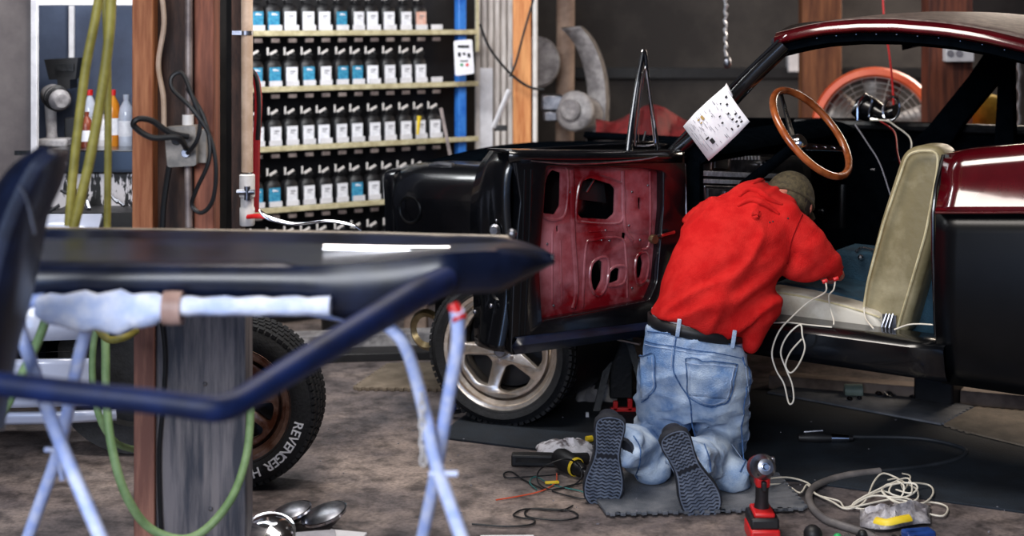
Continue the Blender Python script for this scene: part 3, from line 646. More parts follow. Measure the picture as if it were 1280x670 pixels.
# roof edge height along b from the traced drip line (w=.15)
drip = [CPL(x, y, .15) for x, y in [(974, 52), (1000, 44), (1035, 38), (1075, 35), (1118, 35), (1180, 40), (1230, 48), (1280, 60)]]
dt = [(p[0], p[2]) for p in drip]; last = dt[-1]
dt += [(last[0]+.25, last[1]-.06), (last[0]+.5, last[1]-.15), (last[0]+.8, last[1]-.30)]
b0r, b1r = dt[0][0], dt[-1][0]
crown = [(b0r, .0), (b0r+.22, .014), (b0r+.7, .042), (b0r+1.0, .07), (b1r, .1)]
rows_ = []; side_rows = []
NB = 26
for i in range(NB+1):
    b = b0r-.01+(b1r-b0r)*i/NB; ze = lerp(dt, b); cr = lerp(crown, b); rr = []
    for j in range(21):
        s = j/20; w = .15+1.4*s; z = ze+.028+cr*(1-abs(2*s-1)**2.0)
        rr.append(CL(b-.10*(1-(2*s-1)**2)*(1-i/NB), w, z))
    rows_.append(rr)
    side_rows.append([CL(b, .135, ze-.012), CL(b, .128, ze-.004), CL(b, .132, ze+.012), CL(b, .15, ze+.028)])
obj('roof_skin', MB().grid(rows_), m_roof, car, solid=.012, label='dusty grey-brown roof top')
obj('roof_rail', MB().grid(side_rows), m_maroon, car, solid=.01, label='maroon roof rail')
far = [[CL(*((lambda q: (q[0], 1.7-q[1], q[2]))(cb(p)))) for p in r] for r in side_rows]
obj('roof_rail', MB().grid(far), m_maroon, car, solid=.01)
for ww, sgn in ((.15, 1), (1.55, -1)):     # dark inner header rail on each side
    rr = []
    for i in range(NB+1):
        b = b0r-.01+(b1r-b0r)*i/NB; ze = lerp(dt, b)
        rr.append([CL(b, ww, ze), CL(b, ww-sgn*.004, ze-.045), CL(b, ww+sgn*.05, ze-.058), CL(b, ww+sgn*.08, ze+.03)])
    obj('header_rail', MB().grid(rr, True), m_inner, car, solid=.004)
# headliner bow holes along rail: little bright screws
sc = MB()
for i in range(14):
    b = b0r+.15+i*.075; sc.ball(CL(b, .146, lerp(dt, b)-.022), .003, 6)
obj('rail_screws', sc, m_chrome, car)
# windscreen header (across the car)
hdr = [cb(CP(974, 52, .15))]
hb0 = b0r; hz0 = dt[0][1]
obj('windscreen_header', MB().tube([CL(hb0+.0, .15, hz0-.01), CL(hb0-.07, .45, hz0+.03), CL(hb0-.09, .85, hz0+.045), CL(hb0-.07, 1.25, hz0+.03), CL(hb0, 1.55, hz0-.01)], .028, 10, flat=1.2), m_black2, car)
# A pillars
def pillar(pts, wd, th, mirror=False):
    P = [cb(p) for p in pts]
    if mirror: P = [(b, 1.7-w, z) for b, w, z in P]
    return MB().tube([CL(*p) for p in P], [wd]*len(P), 12, smooth=4, flat=th)
pp_ = [CP(982, 56, .16), CP(945, 92, .14), CP(905, 134, .12), (CP(866, 172, .09)), CP(838, 196, .06)]
obj('windscreen_pillar', pillar(pp_, .036, .8), m_black, car)
obj('pillar_trim', MB().tube([CP(974, 50, .13), CP(930, 92, .11), CP(890, 132, .09), CP(836, 188, .04)], .007, 8), m_black, car)
# rear pillars: far-side diagonal band and small window post
def flat_on(w, pts, th=.05, mat=m_black2, name='pillar', bev=.006, holes=[]):
    P = [cb(CP(x, y, w)) for x, y in pts]; Hh = [[(lambda q: (q[0], q[2]))(cb(CP(x, y, w))) for x, y in h] for h in holes]
    return obj(name, plate([(p[0], p[2]) for p in P], Hh, th, bev, lambda x, y, z: CL(x, w+z, y)), mat, car, smooth=30)
flat_on(1.5, [(1238, 62), (1275, 66), (1262, 84), (1206, 152), (1176, 200), (1120, 200), (1163, 160), (1215, 96)], .06, m_inner, 'rear_pillar')
flat_on(1.45, [(1252, 88), (1266, 80), (1268, 195), (1246, 195)], .05, m_inner, 'window_post')
# far side body: belt and door inner
rr = []
for i in range(30):
    b = -.6+i*.125
    zt = 1.152 if b > .7 else 1.03
    rr.append([CL(b, 1.62, zt), CL(b, 1.66, zt-.02), CL(b, 1.70, zt-.16), CL(b, 1.69, .6), CL(b, 1.62, .45)])
obj('far_side_panel', MB().grid(rr), m_inner, car, solid=.03)
obj('far_belt_rail', MB().tube([CL(.6, 1.6, 1.14), CL(2.3, 1.6, 1.16)], .022, 8), m_black2, car)
# near quarter panel: red top with crease, lower body in shade painted black
qb0 = CPL(1172, 200, .02)[0]; qb1 = 3.15
def belt(b): return lerp([(qb0, 1.175), (qb0+.06, 1.19), (qb0+.35, 1.232), (qb0+.7, 1.22), (3.2, 1.10)], b)
def crease(b): return lerp([(qb0, .985), (qb0+.35, 1.012), (3.2, .98)], b)
up = []; lo = []
for i in range(19):
    b = qb0+(qb1-qb0)*i/18; zb, zc = belt(b), crease(b); tp = max(0, (b-2.6))**2*.5
    up.append([CL(b, .22+tp, zb-.015), CL(b, .17+tp, zb), CL(b, .12+tp, zb-.004), CL(b, .085+tp, zb-.022), CL(b, .065+tp, zb-.06), CL(b, .055+tp, zb-.10), CL(b, .035+tp, zc+.06), CL(b, .008+tp, zc+.018), CL(b, .0+tp, zc+.004)])
    r_ = []
    for j in range(10):
        z = zc-.004+(.40-zc)*j/9; s = j/9
        w = .012+.03*math.sin(s*PI*.9)*-1+.06*s**3+tp
        ba = b-2.55; zz = z
        if abs(ba) < .36: zz = max(z, .36+math.sqrt(max(0, .36**2-ba**2)))
        r_.append(CL(b, w, zz))
    lo.append(r_)
obj('quarter_panel', MB().grid(up), m_maroon, car, solid=.008, smooth=60, label='glossy maroon quarter panel top')
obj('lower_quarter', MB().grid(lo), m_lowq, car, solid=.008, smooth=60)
obj('body_line_trim', MB().tube([CL(qb0+(qb1-qb0)*i/8, -.004+max(0, qb0+(qb1-qb0)*i/8-2.6)**2*.5, crease(qb0+(qb1-qb0)*i/8)) for i in range(9)], .0045, 8), m_maroon, car)
# door jamb at rear of the opening
obj('door_jamb', plate([(.06, .56), (.03, .98), (.1, 1.17), (.3, 1.17), (.3, .56)], [], .02, .003, lambda x, y, z: CL(qb0+.002+z, x, y)), m_black2, car)
obj('door_seal', MB().tube([CL(qb0-.012, .04, .56), CL(qb0-.014, .015, .98), CL(qb0-.006, .1, 1.17)], .007, 8), m_black, car)
# rocker sill
rk = []
for i in range(11):
    b = .55+(qb0+.03-.55)*i/10
    rk.append([CL(b, .12, .545), CL(b, .05, .54), CL(b, .0, .535), CL(b, -.012, .52), CL(b, -.005, .49), CL(b, .01, .44), CL(b, .03, .41), CL(b, .1, .40)])
obj('rocker_panel', MB().grid(rk), m_black, car, solid=.006, smooth=50)
obj('sill_plate', MB().tube([CP(962, 409, .012), CP(1176, 434, .012)], .004, 6), m_steel, car)
# floor pan, tunnel, firewall, rear bulkhead
obj('floor_pan', MB().box(CL(1.3, .85, .44), (3.9, 1.5, .05), RC), m_black2, car)
obj('transmission_tunnel', MB().tube([CL(.4, .85, .5), CL(2.2, .85, .48)], .14, 14), m_inner, car)
obj('firewall', MB().box(CL(.52, .85, .78), (.04, 1.5, .66), RC), m_black2, car)
obj('rear_bulkhead', plate([(.28, .5), (1.6, .5), (1.6, 1.1), (.28, 1.1)], [], .03, .004, lambda x, y, z: CL(qb0+.75+z, x, y)), m_teal, car)
obj('rear_side_trim', MB().box(CL(qb0+.38, .26, .82), (.74, .03, .62), RC), m_teal, car)
obj('parcel_shelf', MB().box(CL(qb0+1.0, .85, 1.10), (.6, 1.4, .03), RC), m_inner, car)
# trunk / tail
tk = []
for i in range(8):
    b = qb0+.8+(qb1-qb0-.8)*i/7
    tk.append([CL(b, .2+1.3*j/8, belt(b)+.02+.03*math.sin(j/8*PI)) for j in range(9)])
obj('trunk_lid', MB().grid(tk), m_maroon, car, solid=.01)
obj('tail_panel', MB().box(CL(3.16, .85, .78), (.03, 1.4, .6), RC), m_maroon, car)
# front fender, nose and hood
def ftop(b): return lerp([(-.62, .985), (-.45, 1.005), (0, 1.02), (.5, 1.06), (.82, 1.12)], b)
fr = []
for i in range(41):
    b = -.62+1.44*i/40; zt = ftop(b); r_ = []
    prof = [(.30, 0), (.12, .0), (.06, -.012), (.03, -.035), (.012, -.08), (.0, -.14)]
    tp = .05*max(0, (-.4-b)/.22)**2
    for w, dz in prof: r_.append(CL(b, w+tp, zt+dz))
    for j in range(1, 11):
        z = zt-.14+(.44-(zt-.14))*j/10
        if abs(b) < .36: z = max(z, .33+math.sqrt(max(0, .36**2-b*b)))
        r_.append(CL(b, .0+.02*math.sin(j/10*PI)+tp, z))
    fr.append(r_)
obj('front_fender', MB().grid(fr), m_black, car, solid=.01, smooth=50)
frm = [[CL(q[0], 1.7-q[1], q[2]) for q in [cb(p) for p in r]] for r in fr]
obj('front_fender', MB().grid(frm), m_black, car, solid=.01, smooth=50)
hd = []
for i in range(12):
    b = -.6+1.3*i/11
    hd.append([CL(b, .28+1.14*j/12, ftop(b)+.005+.03*math.sin(j/12*PI)) for j in range(13)])
obj('hood', MB().grid(hd), m_inner, car, solid=.01)
obj('nose_panel', plate(rpoly([(.06, .52), (1.64, .52), (1.66, .97), (.04, .97)], .04), [rpoly([(.1+.0, .72), (.32, .72), (.32, .92), (.1, .92)], .08), rpoly([(.4, .66), (1.3, .66), (1.3, .9), (.4, .9)], .05), rpoly([(1.38, .72), (1.6, .72), (1.6, .92), (1.38, .92)], .08)], .04, .008, lambda x, y, z: CL(-.62+z, x, y)), m_black, car)
obj('headlight_bucket', MB().lathe([(.1, .0), (.09, .08), (.03, .12)], CL(-.6, .21, .82), AX, 24), m_black2, car)
# fender side headlight recess ring seen from the side
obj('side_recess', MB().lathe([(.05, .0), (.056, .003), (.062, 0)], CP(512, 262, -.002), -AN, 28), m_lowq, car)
obj('fender_latch', MB().tube([CP(538, 208, .1), CP(548, 205, .1), CP(566, 207, .1)], .012, 8), m_steel, car)
# wheel well + suspension behind wheel
obj('wheel_well', MB().lathe([(.36, 0), (.36, .35), (.001, .36)], CL(0, .03, .38), AN, 32), m_dark, car)
obj('axle', MB().tube([CL(0, .15, .31), CL(0, .8, .36)], .04, 10), m_black2, car)
obj('control_arm', MB().tube([CL(.12, .25, .22), CL(.25, .7, .42)], .025, 8).tube([CL(-.1, .3, .22), CL(-.2, .7, .42)], .025, 8), m_black2, car)
obj('exhaust_pipe', MB().tube([CL(.3, .5, .4), CL(1.6, .5, .38), CL(2.6, .5, .4)], .03, 10), m_dark, car)
ft = obj('frame_rail', MB().box(CL(1.2, .35, .40), (3.3, .08, .08), RC).box(CL(1.2, 1.35, .40), (3.3, .08, .08), RC), m_black2, car, bevel=.005)
obj('brace', MB().tube([CP(772, 424, .12), CP(800, 430, .12)], .006, 6), m_steel, car)
# front wheel
wax = Vector((-.34, -1, 0)).normalized()
wc_ = Wd(634, 432, 5.88)
fw = obj('front_wheel', MB().lathe([(.001, .01), (.05, .01), (.06, -.12), (.001, -.12)], wc_, wax, 20), m_black2, car)
wheel_set(fw, wc_, wax, .304, .238, .215, 5, m_alu, m_alu, PI/2+.25, dish=.05)
def simple_wheel(c, nm):
    w_ = obj(nm, tyre(c, -AN, .30, .2, .21, 40, False), m_rubber, car); obj('rim', MB().lathe([(.2, .09), (.19, .05), (.16, .02), (.05, .04), (.001, .04)], c, -AN, 32), m_alu, w_)
simple_wheel(CL(2.55, .16, .31), 'rear_wheel')
# dashboard (faces the rear, traced on plane b = .8 -> .9)
def DB(px, py, b):
    r = Vector(((px-640)/F, 1, -(py-HY)/F)); t = (b+AX.dot(O))/AX.dot(r); return Vector((0, 0, H0))+r*t
def dplate(name, pts, b, th, mat, bev=.003, r=0, parent=None):
    P = [cb(DB(x, y, b)) for x, y in pts]; pl = [(p[1], p[2]) for p in P]
    if r: pl = rpoly(pl, r)
    return obj(name, plate(pl, [], th, bev, lambda x, y, z: CL(b+z, x, y)), mat, parent or car, smooth=30)
obj('dash_pad', MB().loft([(CL(.74, w, 1.115), AX*.16, Vector((0, 0, .05))) for w in (.09, .12, 1.5, 1.58)], 20), m_inner, car)
obj('dashboard', MB().box(CL(.72, .83, .93), (.22, 1.46, .34), RC), m_inner, car, bevel=.02)
db = .845
dplate('dash_frame', [(878, 190), (1010, 196), (1014, 262), (878, 255)], db, .012, m_dark, r=.01)
m_dk = M('dark_instrument_face', C(30, 30, 34), C(60, 58, 60), rough=.3, sc=30)
dplate('instrument_cluster', [(890, 194), (1000, 200), (1002, 216), (890, 214)], db+.012, .01, m_dk)
dplate('radio_bezel', [(888, 192), (911, 193), (911, 213), (888, 212)], db+.016, .008, M('copper_trim', C(120, 96, 84), C(170, 146, 132), rough=.3, metal=1), r=.004)
dplate('radio_face', [(893, 196), (908, 197), (908, 210), (893, 209)], db+.024, .006, m_dark)
for i in range(9):
    x = 914+i*4.2; dplate('gauge_mark', [(x, 195), (x+1.8, 195), (x+1.8, 199.5), (x, 199.5)], db+.02, .004, m_pipew, .0005)
dplate('chrome_strip', [(876, 214), (1000, 219), (1000, 223.5), (876, 219)], db+.014, .014, m_foil, .002)
dplate('chrome_strip', [(876, 224), (1000, 229), (1000, 232), (876, 228)], db+.014, .014, m_foil, .002)
dplate('chrome_strip', [(925, 182), (975, 184), (975, 186), (925, 184)], db+.02, .006, m_steel, .001)
dplate('glove_panel', [(878, 232), (1012, 238), (1012, 254), (880, 250)], db+.014, .016, m_steel, .003, .006)
dplate('glove_panel_inset', [(884, 236), (1004, 241), (1004, 251), (884, 247)], db+.026, .008, m_dk, .002)
dplate('chrome_handle', [(905, 240), (925, 239), (925, 243), (905, 244)], db+.036, .01, m_chrome, .002)
for (x, y) in ((954, 203), (960, 208), (948, 206)):
    obj('knob', MB().lathe([(.001, .03), (.01, .03), (.012, .02), (.007, .0)], DB(x, y, db+.02), AX, 14), m_chrome, car)
obj('knob', MB().lathe([(.001, .03), (.012, .03), (.014, .02), (.007, .0)], DB(1022, 263, db+.02), AX, 14), m_chrome, car)
obj('knob', MB().lathe([(.001, .02), (.008, .02), (.007, .0)], DB(1089, 212, 1.0), AX, 14), m_steel, car)
obj('kick_panel', MB().box(CL(.72, .1, .8), (.3, .03, .6), RC), m_inner, car)
dplate('cowl_panel', [(876, 178), (926, 150), (1067, 150), (1067, 215), (876, 232)], .56, .05, m_inner, .01)
# hinge pillar with bright weld edges
obj('hinge_pillar', MB().box(CL(.68, .06, .83), (.12, .1, .66), RC), m_black, car, bevel=.008)
obj('hinge_seam', MB().tube([CP(856, 205, .0), CP(858, 300, .0), CP(852, 395, .0)], .004, 6), m_steel, car)
# steering wheel
swn = Vector((.61, -.5, .61)).normalized(); swc = Wd(1014, 166, 5.52)
sw = obj('steering_wheel', MB().tube([swc+(lambda u, v: u*math.cos(q*PI/24)+v*math.sin(q*PI/24))(swn.orthogonal().normalized(), swn.cross(swn.orthogonal().normalized()))*.2 for q in range(48)], .0145, 12, smooth=1, closed=True), m_swood, car, label='varnished wooden steering wheel rim')
hubc = swc-swn*.075
su = (Vector((0, 0, 1))-swn*swn.z).normalized(); sv = swn.cross(su)
for a in (.12, 2.2, -2.05):
    dv = su*math.cos(a)+sv*math.sin(a); dw = swn.cross(dv)
    pl = [(.03, -.018), (.19, -.011), (.19, .011), (.03, .018)]
    hs = [[(r0+.011*math.cos(k), .011*.6*math.sin(k)) for k in [i*PI/4 for i in range(8)]] for r0 in (.075, .11, .145)]
    obj('spoke', plate(pl, hs, .004, .001, lambda x, y, z: hubc+dv*x+dw*y+swn*(z+.072*max(0, (x-.03)/.16))), m_chrome if a != .12 else m_dark, sw, smooth=30)
obj('hub', MB().lathe([(.001, .03), (.025, .03), (.03, .024), (.036, .01), (.04, -.01)], hubc, swn, 24), m_chrome, sw)
obj('steering_column', MB().tube([hubc-swn*.01, hubc-swn*.30], [.02, .024], 14), m_inner, car)
# seat
sp = [cb(CP(x, y, .2)) for x, y in [(1137, 197), (1150, 192), (1172, 193), (1171, 215), (1158, 290), (1140, 355), (1124, 411), (1104, 413), (1091, 402), (1087, 385), (1092, 350), (1110, 280)]]
seat = obj('seat', MB().box(CL(1.35, .45, .50), (.5, .46, .06), RC), m_black2, car, label='cream vinyl seat with teal inner cloth')
def bs_map(x, y, z): return CL(x, .27+z, y)
pl = rpoly([(p[0], p[2]) for p in sp], .03)
obj('seat_back', plate(pl, [], .10, .03, bs_map, 4), m_seatb, seat, smooth=60)
cx = sum(p[0] for p in pl)/len(pl); cz = sum(p[1] for p in pl)/len(pl)
obj('piping', MB().tube([CL(p[0]+(p[0]-cx)*.1, .168, p[1]+(p[1]-cz)*.04) for p in pl], .0045, 6, smooth=1, closed=True), m_cream, seat)
obj('seat_back_rear', plate(rpoly([cb(CP(x, y, .36))[::2] for x, y in [(1160, 205), (1176, 205), (1182, 416), (1105, 412), (1125, 340), (1146, 270)]], .02), [], .1, .01, lambda x, y, z: CL(x, .38+z, y)), m_teal, seat, label='teal cloth back of the seat')
cp_ = [cb(CP(x, y, .2)) for x, y in [(952, 372), (966, 364), (1010, 371), (1060, 383), (1100, 395), (1108, 414), (1085, 416), (960, 410), (948, 398)]]
pl = rpoly([(p[0], p[2]) for p in cp_], .02)
obj('seat_cushion', plate(pl, [], .10, .02, lambda x, y, z: CL(x, .2+z, y), 3), m_seat, seat, smooth=60, label='cream vinyl cushion side')
obj('seat_cushion_top', plate([(p[0]+.0, p[1]-.004) for p in pl], [], .44, .02, lambda x, y, z: CL(x, .48+z, y+.012), 3), m_teal, seat, smooth=60, label='teal seat cushion top')
obj('piping', MB().tube([CP(x, y, .135) for x, y in [(966, 365), (1010, 372), (1060, 384), (1100, 397)]], .004, 6), m_cream, seat)
hgp = MB()
for i in range(3): hgp.tube([CP(1108+i*4, 392, .15), CP(1100+i*5, 414, .13)], .004, 6)
hgp.box(CP(1112, 404, .16), (.05, .01, .06), RC)
obj('seat_hinge', hgp, m_steel, seat)
obj('armrest_console', MB().box(CP(1078, 335, .62), (.16, .2, .16), RC), m_teal, car, bevel=.02)
obj('console_latch', MB().tube([CP(1070, 315, .5), CP(1078, 310, .5), CP(1094, 313, .5)], .006, 6).ball(CP(1076, 322, .5), .012, 8), m_chrome, car)
obj('rear_seat', MB().box(CL(qb0+.45, .85, .70), (.5, 1.2, .3), RC), m_teal, car, bevel=.05)

# ---------------------------------------------------------------- open door (part of the car)
Hn = Vector((.645, 5.43, 0)); Fr = Vector((.041, 4.98, 0)); dvv = (Fr-Hn).normalized(); dn = Vector((-dvv.y, dvv.x, 0)); 
if dn.y > 0: dn = -dn            # dn: inner face normal, toward the camera
def DP(px, py, off=0):
    P0 = Hn+dn*off; r = Vector(((px-640)/F, 1, -(py-HY)/F)); t = P0.dot(dn)/r.dot(dn); return Vector((0, 0, H0))+r*t
def dl(p): q = p-Hn; return (q.dot(dvv), p.z)
def DM(off=0): return lambda x, y, z: Hn+dvv*x+dn*(off+z)+Vector((0, 0, y))
def dpoly(pts, off=0): return [dl(DP(x, y, off)) for x, y in pts]
door = obj('door', plate(dpoly([(652, 196), (850, 192), (852, 205), (848, 300), (838, 388), (835, 412), (640, 440), (648, 300)]), [], .01, .002, DM(-.12)), m_black, car, smooth=30, label='open black door')
# inner frame: black border with big opening
obj('door_frame', plate(rpoly(dpoly([(640, 192), (700, 190), (850, 190), (853, 240), (846, 330), (838, 405), (690, 432), (636, 441), (640, 330), (648, 250)]), .01),
    [rpoly(dpoly([(678, 206), (800, 208), (826, 212), (826, 260), (818, 352), (808, 376), (672, 402), (668, 330), (674, 260)]), .015)], .03, .006, DM(0.0), 2), m_black, door, smooth=40)
holes = [[(684, 222), (694, 212), (706, 216), (705, 258), (698, 270), (682, 268), (679, 250)],
 [(732, 226), (742, 222), (768, 230), (774, 236), (773, 268), (764, 276), (730, 274), (725, 268), (727, 240)],
 [(742, 330), (752, 324), (758, 328), (757, 352), (750, 366), (742, 362), (739, 345)],
 [(763, 340), (770, 334), (780, 336), (778, 352), (768, 356), (761, 354)],
 [(797, 322), (806, 318), (809, 330), (806, 348), (798, 352), (795, 340)],
 [(781, 238), (786, 236), (787, 260), (783, 268), (780, 262)],
 [(781, 290), (788, 292), (786, 302), (780, 302)], [(801, 246), (806, 248), (805, 264), (801, 262)],
 [(698, 283), (702, 281), (703, 291), (699, 293)]]
obj('door_inner_panel', plate(rpoly(dpoly([(672, 200), (835, 204), (832, 300), (818, 385), (668, 410)]), .01), [rpoly(dpoly(h), .008, 3) for h in holes], .006, .003, DM(-.022), 1), m_redprimer, door, smooth=30, label='maroon pressed metal inner door panel with painted pink sheen')
# pressed ribs and rims
rb = MB()
def rib(pts, r, off=-.018): rb.tube([DP(x, y, off) for x, y in pts], r, 8, smooth=4)
for h in holes[:5]:
    cxh = sum(p[0] for p in h)/len(h); cyh = sum(p[1] for p in h)/len(h)
    e = [(cxh+(x-cxh)*1.22, cyh+(y-cyh)*1.14) for x, y in h]; rb.tube([DP(x, y, -.019) for x, y in e], .007, 8, smooth=3, closed=True)
rib([(714, 212), (716, 290), (720, 360), (716, 385)], .010); rib([(778, 214), (780, 280), (790, 300)], .008)
rib([(728, 384), (732, 310), (742, 300), (776, 298), (782, 320), (784, 372)], .006)
rib([(690, 290), (690, 380)], .005); rib([(700, 300), (702, 378)], .004); rib([(812, 214), (812, 300), (802, 312)], .006); rib([(735, 290), (768, 288)], .004)
obj('pressed_ribs', rb, m_redprimer, door)
bt = MB()
for (x, y) in ((752, 300), (762, 301), (757, 288), (786, 282), (692, 382), (720, 372), (810, 232), (790, 240), (684, 305), (712, 240), (800, 300), (790, 360)): bt.ball(DP(x, y, -.016), .005, 8)
obj('panel_bolts', bt, m_steel, door)
obj('glass_sheet', plate(dpoly([(738, 226), (770, 232), (773, 256), (730, 250)]), [], .003, .001, DM(-.07)), m_dark, door)
obj('window_guide', MB().tube([DP(744, 222, -.06), DP(733, 240, -.06)], .004, 6).tube([DP(744, 222, -.06), DP(772, 232, -.06)], .003, 6), m_steel, door)
obj('lower_cavity', MB().tube([DP(676, 410, .0), DP(720, 396, .0), DP(806, 380, .0)], .011, 8), m_maroon, door)
# top cap (armrest-like chrome edge) and bottom shelf
dtp = MB()
rows_ = []
for i in range(13):
    u = i/12; x = 636+u*216
    y = 190+1.2*math.sin(u*PI)
    a, b_, c_ = DP(x, y, .02), DP(x, y+4, .028), DP(x, y+13, .018)
    rows_.append([a-dn*.13, a-dn*.02+Vector((0, 0, .003)), a, b_, c_])
obj('door_cap', MB().grid(rows_), m_black, door, solid=.008, smooth=60)
obj('cap_highlight_trim', MB().tube([DP(664, 201, .028), DP(720, 205, .03), DP(800, 200, .03), DP(826, 194, .028)], [.002, .004, .004, .002], 8), m_steel, door)
rows_ = []
for i in range(13):
    u = i/12; x = 640+u*196; y0 = 425-u*22; y1 = 441-u*28
    a, b_ = DP(x, y0-4, .0), DP(x, y1, .0)
    rows_.append([a-dn*.01, a+dn*.03, DP(x, (y0+y1)/2, .05), b_+dn*.02, b_-dn*.12])
obj('door_bottom', MB().grid(rows_), m_navy, door, solid=.006, smooth=60)
# rear (free) end of the door: shut face and outer skin
def DX(x, y, off): return DP(x, y, 0)-dn*off
edge = [(650, 193), (640, 215), (638, 260), (642, 320), (640, 380), (630, 440)]
outx = [(628, 190), (612, 212), (604, 250), (604, 300), (606, 360), (612, 441)]
rows_ = []
for (x, y), (x2, y2) in zip(edge, outx):
    a = DP(x, y, .0); zz = a.z; o_ = a-dn*.17+dvv*.05*math.sin((y-190)/250*PI)*1.2
    rows_.append([a, a+dvv*.018-dn*.03, a+dvv*.022-dn*.08, a+dvv*.02-dn*.12, o_])
dense = []
for k in range(5):
    c, _ = catmull([r[k] for r in rows_], .1, 5, False); dense.append(c)
obj('shut_face', MB().grid([list(t) for t in zip(*dense)]), m_black, door, solid=.006, smooth=60)
skin = []
for i in range(len(dense[4])):
    e = dense[4][i]; fz = i/(len(dense[4])-1); r_ = []
    for j in range(9):
        s = j/8; hp = Hn-dn*.12+dvv*.02+Vector((0, 0, e.z)); bul = .05*math.sin(fz*PI)*math.sin(s*PI)
        r_.append(e.lerp(hp, s)-dn*bul)
    skin.append(r_)
obj('outer_skin', MB().grid(skin), m_black, door, solid=.006, smooth=60)
for (x0, y0, x1, y1) in ((664, 212, 655, 436), (656, 212, 648, 438)):
    obj('weather_strip', MB().tube([DP(x0, y0, .02), DP((x0+x1)/2+1, (y0+y1)/2, .02), DP(x1, y1, .02)], .0045, 8), m_black, door)
lt = DP(638, 289, .0)-dn*.05+dvv*.03
obj('door_latch', MB().lathe([(.001, .012), (.014, .012), (.02, .004), (.022, 0)], lt, dvv+dn*.6, 20), m_steel, door)
for x_, y_, o_, r_ in ((640, 248, .05, .006), (634, 276, .03, .005), (634, 385, .06, .009), (622, 395, .1, .008)): obj('latch_bolt', MB().ball(DP(x_, y_, 0)-dn*o_+dvv*.024, r_, 10), m_steel, door)
obj('latch_ring', MB().lathe([(.018, .0), (.024, .006), (.03, 0)], DP(642, 368, 0)-dn*.05+dvv*.024, dvv+dn*.7, 24), m_black2, door)
# door check arm, upper hinge handle
obj('check_arm', MB().tube([DP(814, 300, .04), DP(828, 294, .05), DP(842, 290, .04)], [.012, .007, .008], 8), m_chrome, door)
obj('check_roller', MB().lathe([(.001, .01), (.016, .01), (.018, 0), (.016, -.012), (.001, -.012)], DP(817, 299, .045), dn, 16), m_brass, door)
# vent window
vw = obj('vent_window_frame', MB().tube([DP(x, y, -.04) for x, y in [(786, 188), (789, 160), (796, 110), (804, 66)]], [.016, .014, .012, .008], 10, smooth=3, flat=.8), m_black, door)
obj('vent_post', MB().tube([DP(x, y, -.03) for x, y in [(805, 63), (807, 70), (809, 95), (815, 140), (821, 178), (822, 187)]], .008, 10, smooth=3), m_black, vw)
obj('vent_chrome', MB().tube([DP(x, y, -.02) for x, y in [(806, 84), (812, 120), (819, 172), (816, 181), (797, 182), (794, 176), (800, 120)]], .0045, 8, smooth=3, closed=True), m_chrome, vw)
obj('vent_edge_trim', MB().tube([DP(x, y, -.055) for x, y in [(783, 186), (790, 140), (799, 80), (804, 62), (808, 64)]], .0035, 8, smooth=3), m_chrome, vw)
m_gl = bpy.data.materials.new('window_glass'); m_gl.use_nodes = True; p_ = m_gl.node_tree.nodes['Principled BSDF']; p_.inputs['Transmission Weight'].default_value = 1; p_.inputs['Roughness'].default_value = .02; p_.inputs['IOR'].default_value = 1.1
tcg = m_gl.node_tree.nodes.new('ShaderNodeTexNoise'); rg = m_gl.node_tree.nodes.new('ShaderNodeValToRGB'); rg.color_ramp.elements[0].color = (.75, .72, .75, 1); rg.color_ramp.elements[1].color = (.95, .92, .95, 1)
m_gl.node_tree.links.new(tcg.outputs[0], rg.inputs[0]); m_gl.node_tree.links.new(rg.outputs[0], p_.inputs['Base Color'])
obj('vent_glass', plate(dpoly([(806, 88), (811, 122), (817, 176), (798, 178), (800, 130)], -.03), [], .004, .0, DM(-.03)), m_gl, vw, smooth=0)
obj('vent_latch', MB().tube([DP(804, 176, -.01), DP(807, 164, -.005)], .004, 6), m_dark, vw)

# paper manual sheet taped over the windscreen pillar
pc = [(908, 106), (917, 122), (930, 128), (937, 152), (912, 176), (886, 201), (864, 184), (854, 156), (873, 135), (890, 120)]
def PM(x, y, z): # on plane in front of pillar, px coordinates
    p = CP(x, y, -.01+.02*math.sin((x-850)/30)*.4); return p-AN*z
base = [(x, y) for x, y in pc]
pe = thing('paper_sheet', 'white printed diagram sheet taped over the windscreen pillar', 'paper', CP(890, 190, 0))
rows_ = []
# four-sided patch from the traced outline
Lf = [(906, 108), (885, 126), (868, 142), (854, 158)]; Rt = [(937, 152), (922, 168), (904, 185), (886, 201)]
for i in range(4):
    rr = []
    for j in range(13):
        s = j/12; x = Lf[i][0]*(1-s)+Rt[i][0]*s; y = Lf[i][1]*(1-s)+Rt[i][1]*s
        if i == 0: y -= 0; x += 8*math.sin(s*PI)*(-.1)
        rr.append(CP(x, y, -.03-.015*math.sin(s*PI)))
    rows_.append(rr)
def pap(s, t, lift=0):   # s across 0..1 (left edge->right), t down 0..1
    a = Vector(Lf[0]).lerp(Vector(Lf[3]), t) if False else None
    k = t*3; i = min(2, int(k)); f = k-i
    l = Vector(Lf[i]).lerp(Vector(Lf[i+1]), f); r_ = Vector(Rt[i]).lerp(Vector(Rt[i+1]), f); q = l.lerp(r_, s)
    return CP(q.x, q.y, -.033-.015*math.sin(s*PI)-lift)
obj('sheet', MB().grid(rows_), m_paper, pe, solid=.002, smooth=70)
obj('sheet_tail', MB().grid([[CP(908, 104, -.02), CP(916, 118, -.02)], [pap(0, 0), pap(.3, 0)]]), m_paper, pe, solid=.002)
def ink(marks, mat, nm):
    for s, t, ds, dt_ in marks: obj(nm, MB().grid([[pap(s, t, .002), pap(s+ds, t, .002)], [pap(s, t+dt_, .002), pap(s+ds, t+dt_, .002)]]), mat, pe, smooth=0)
random.seed(12)
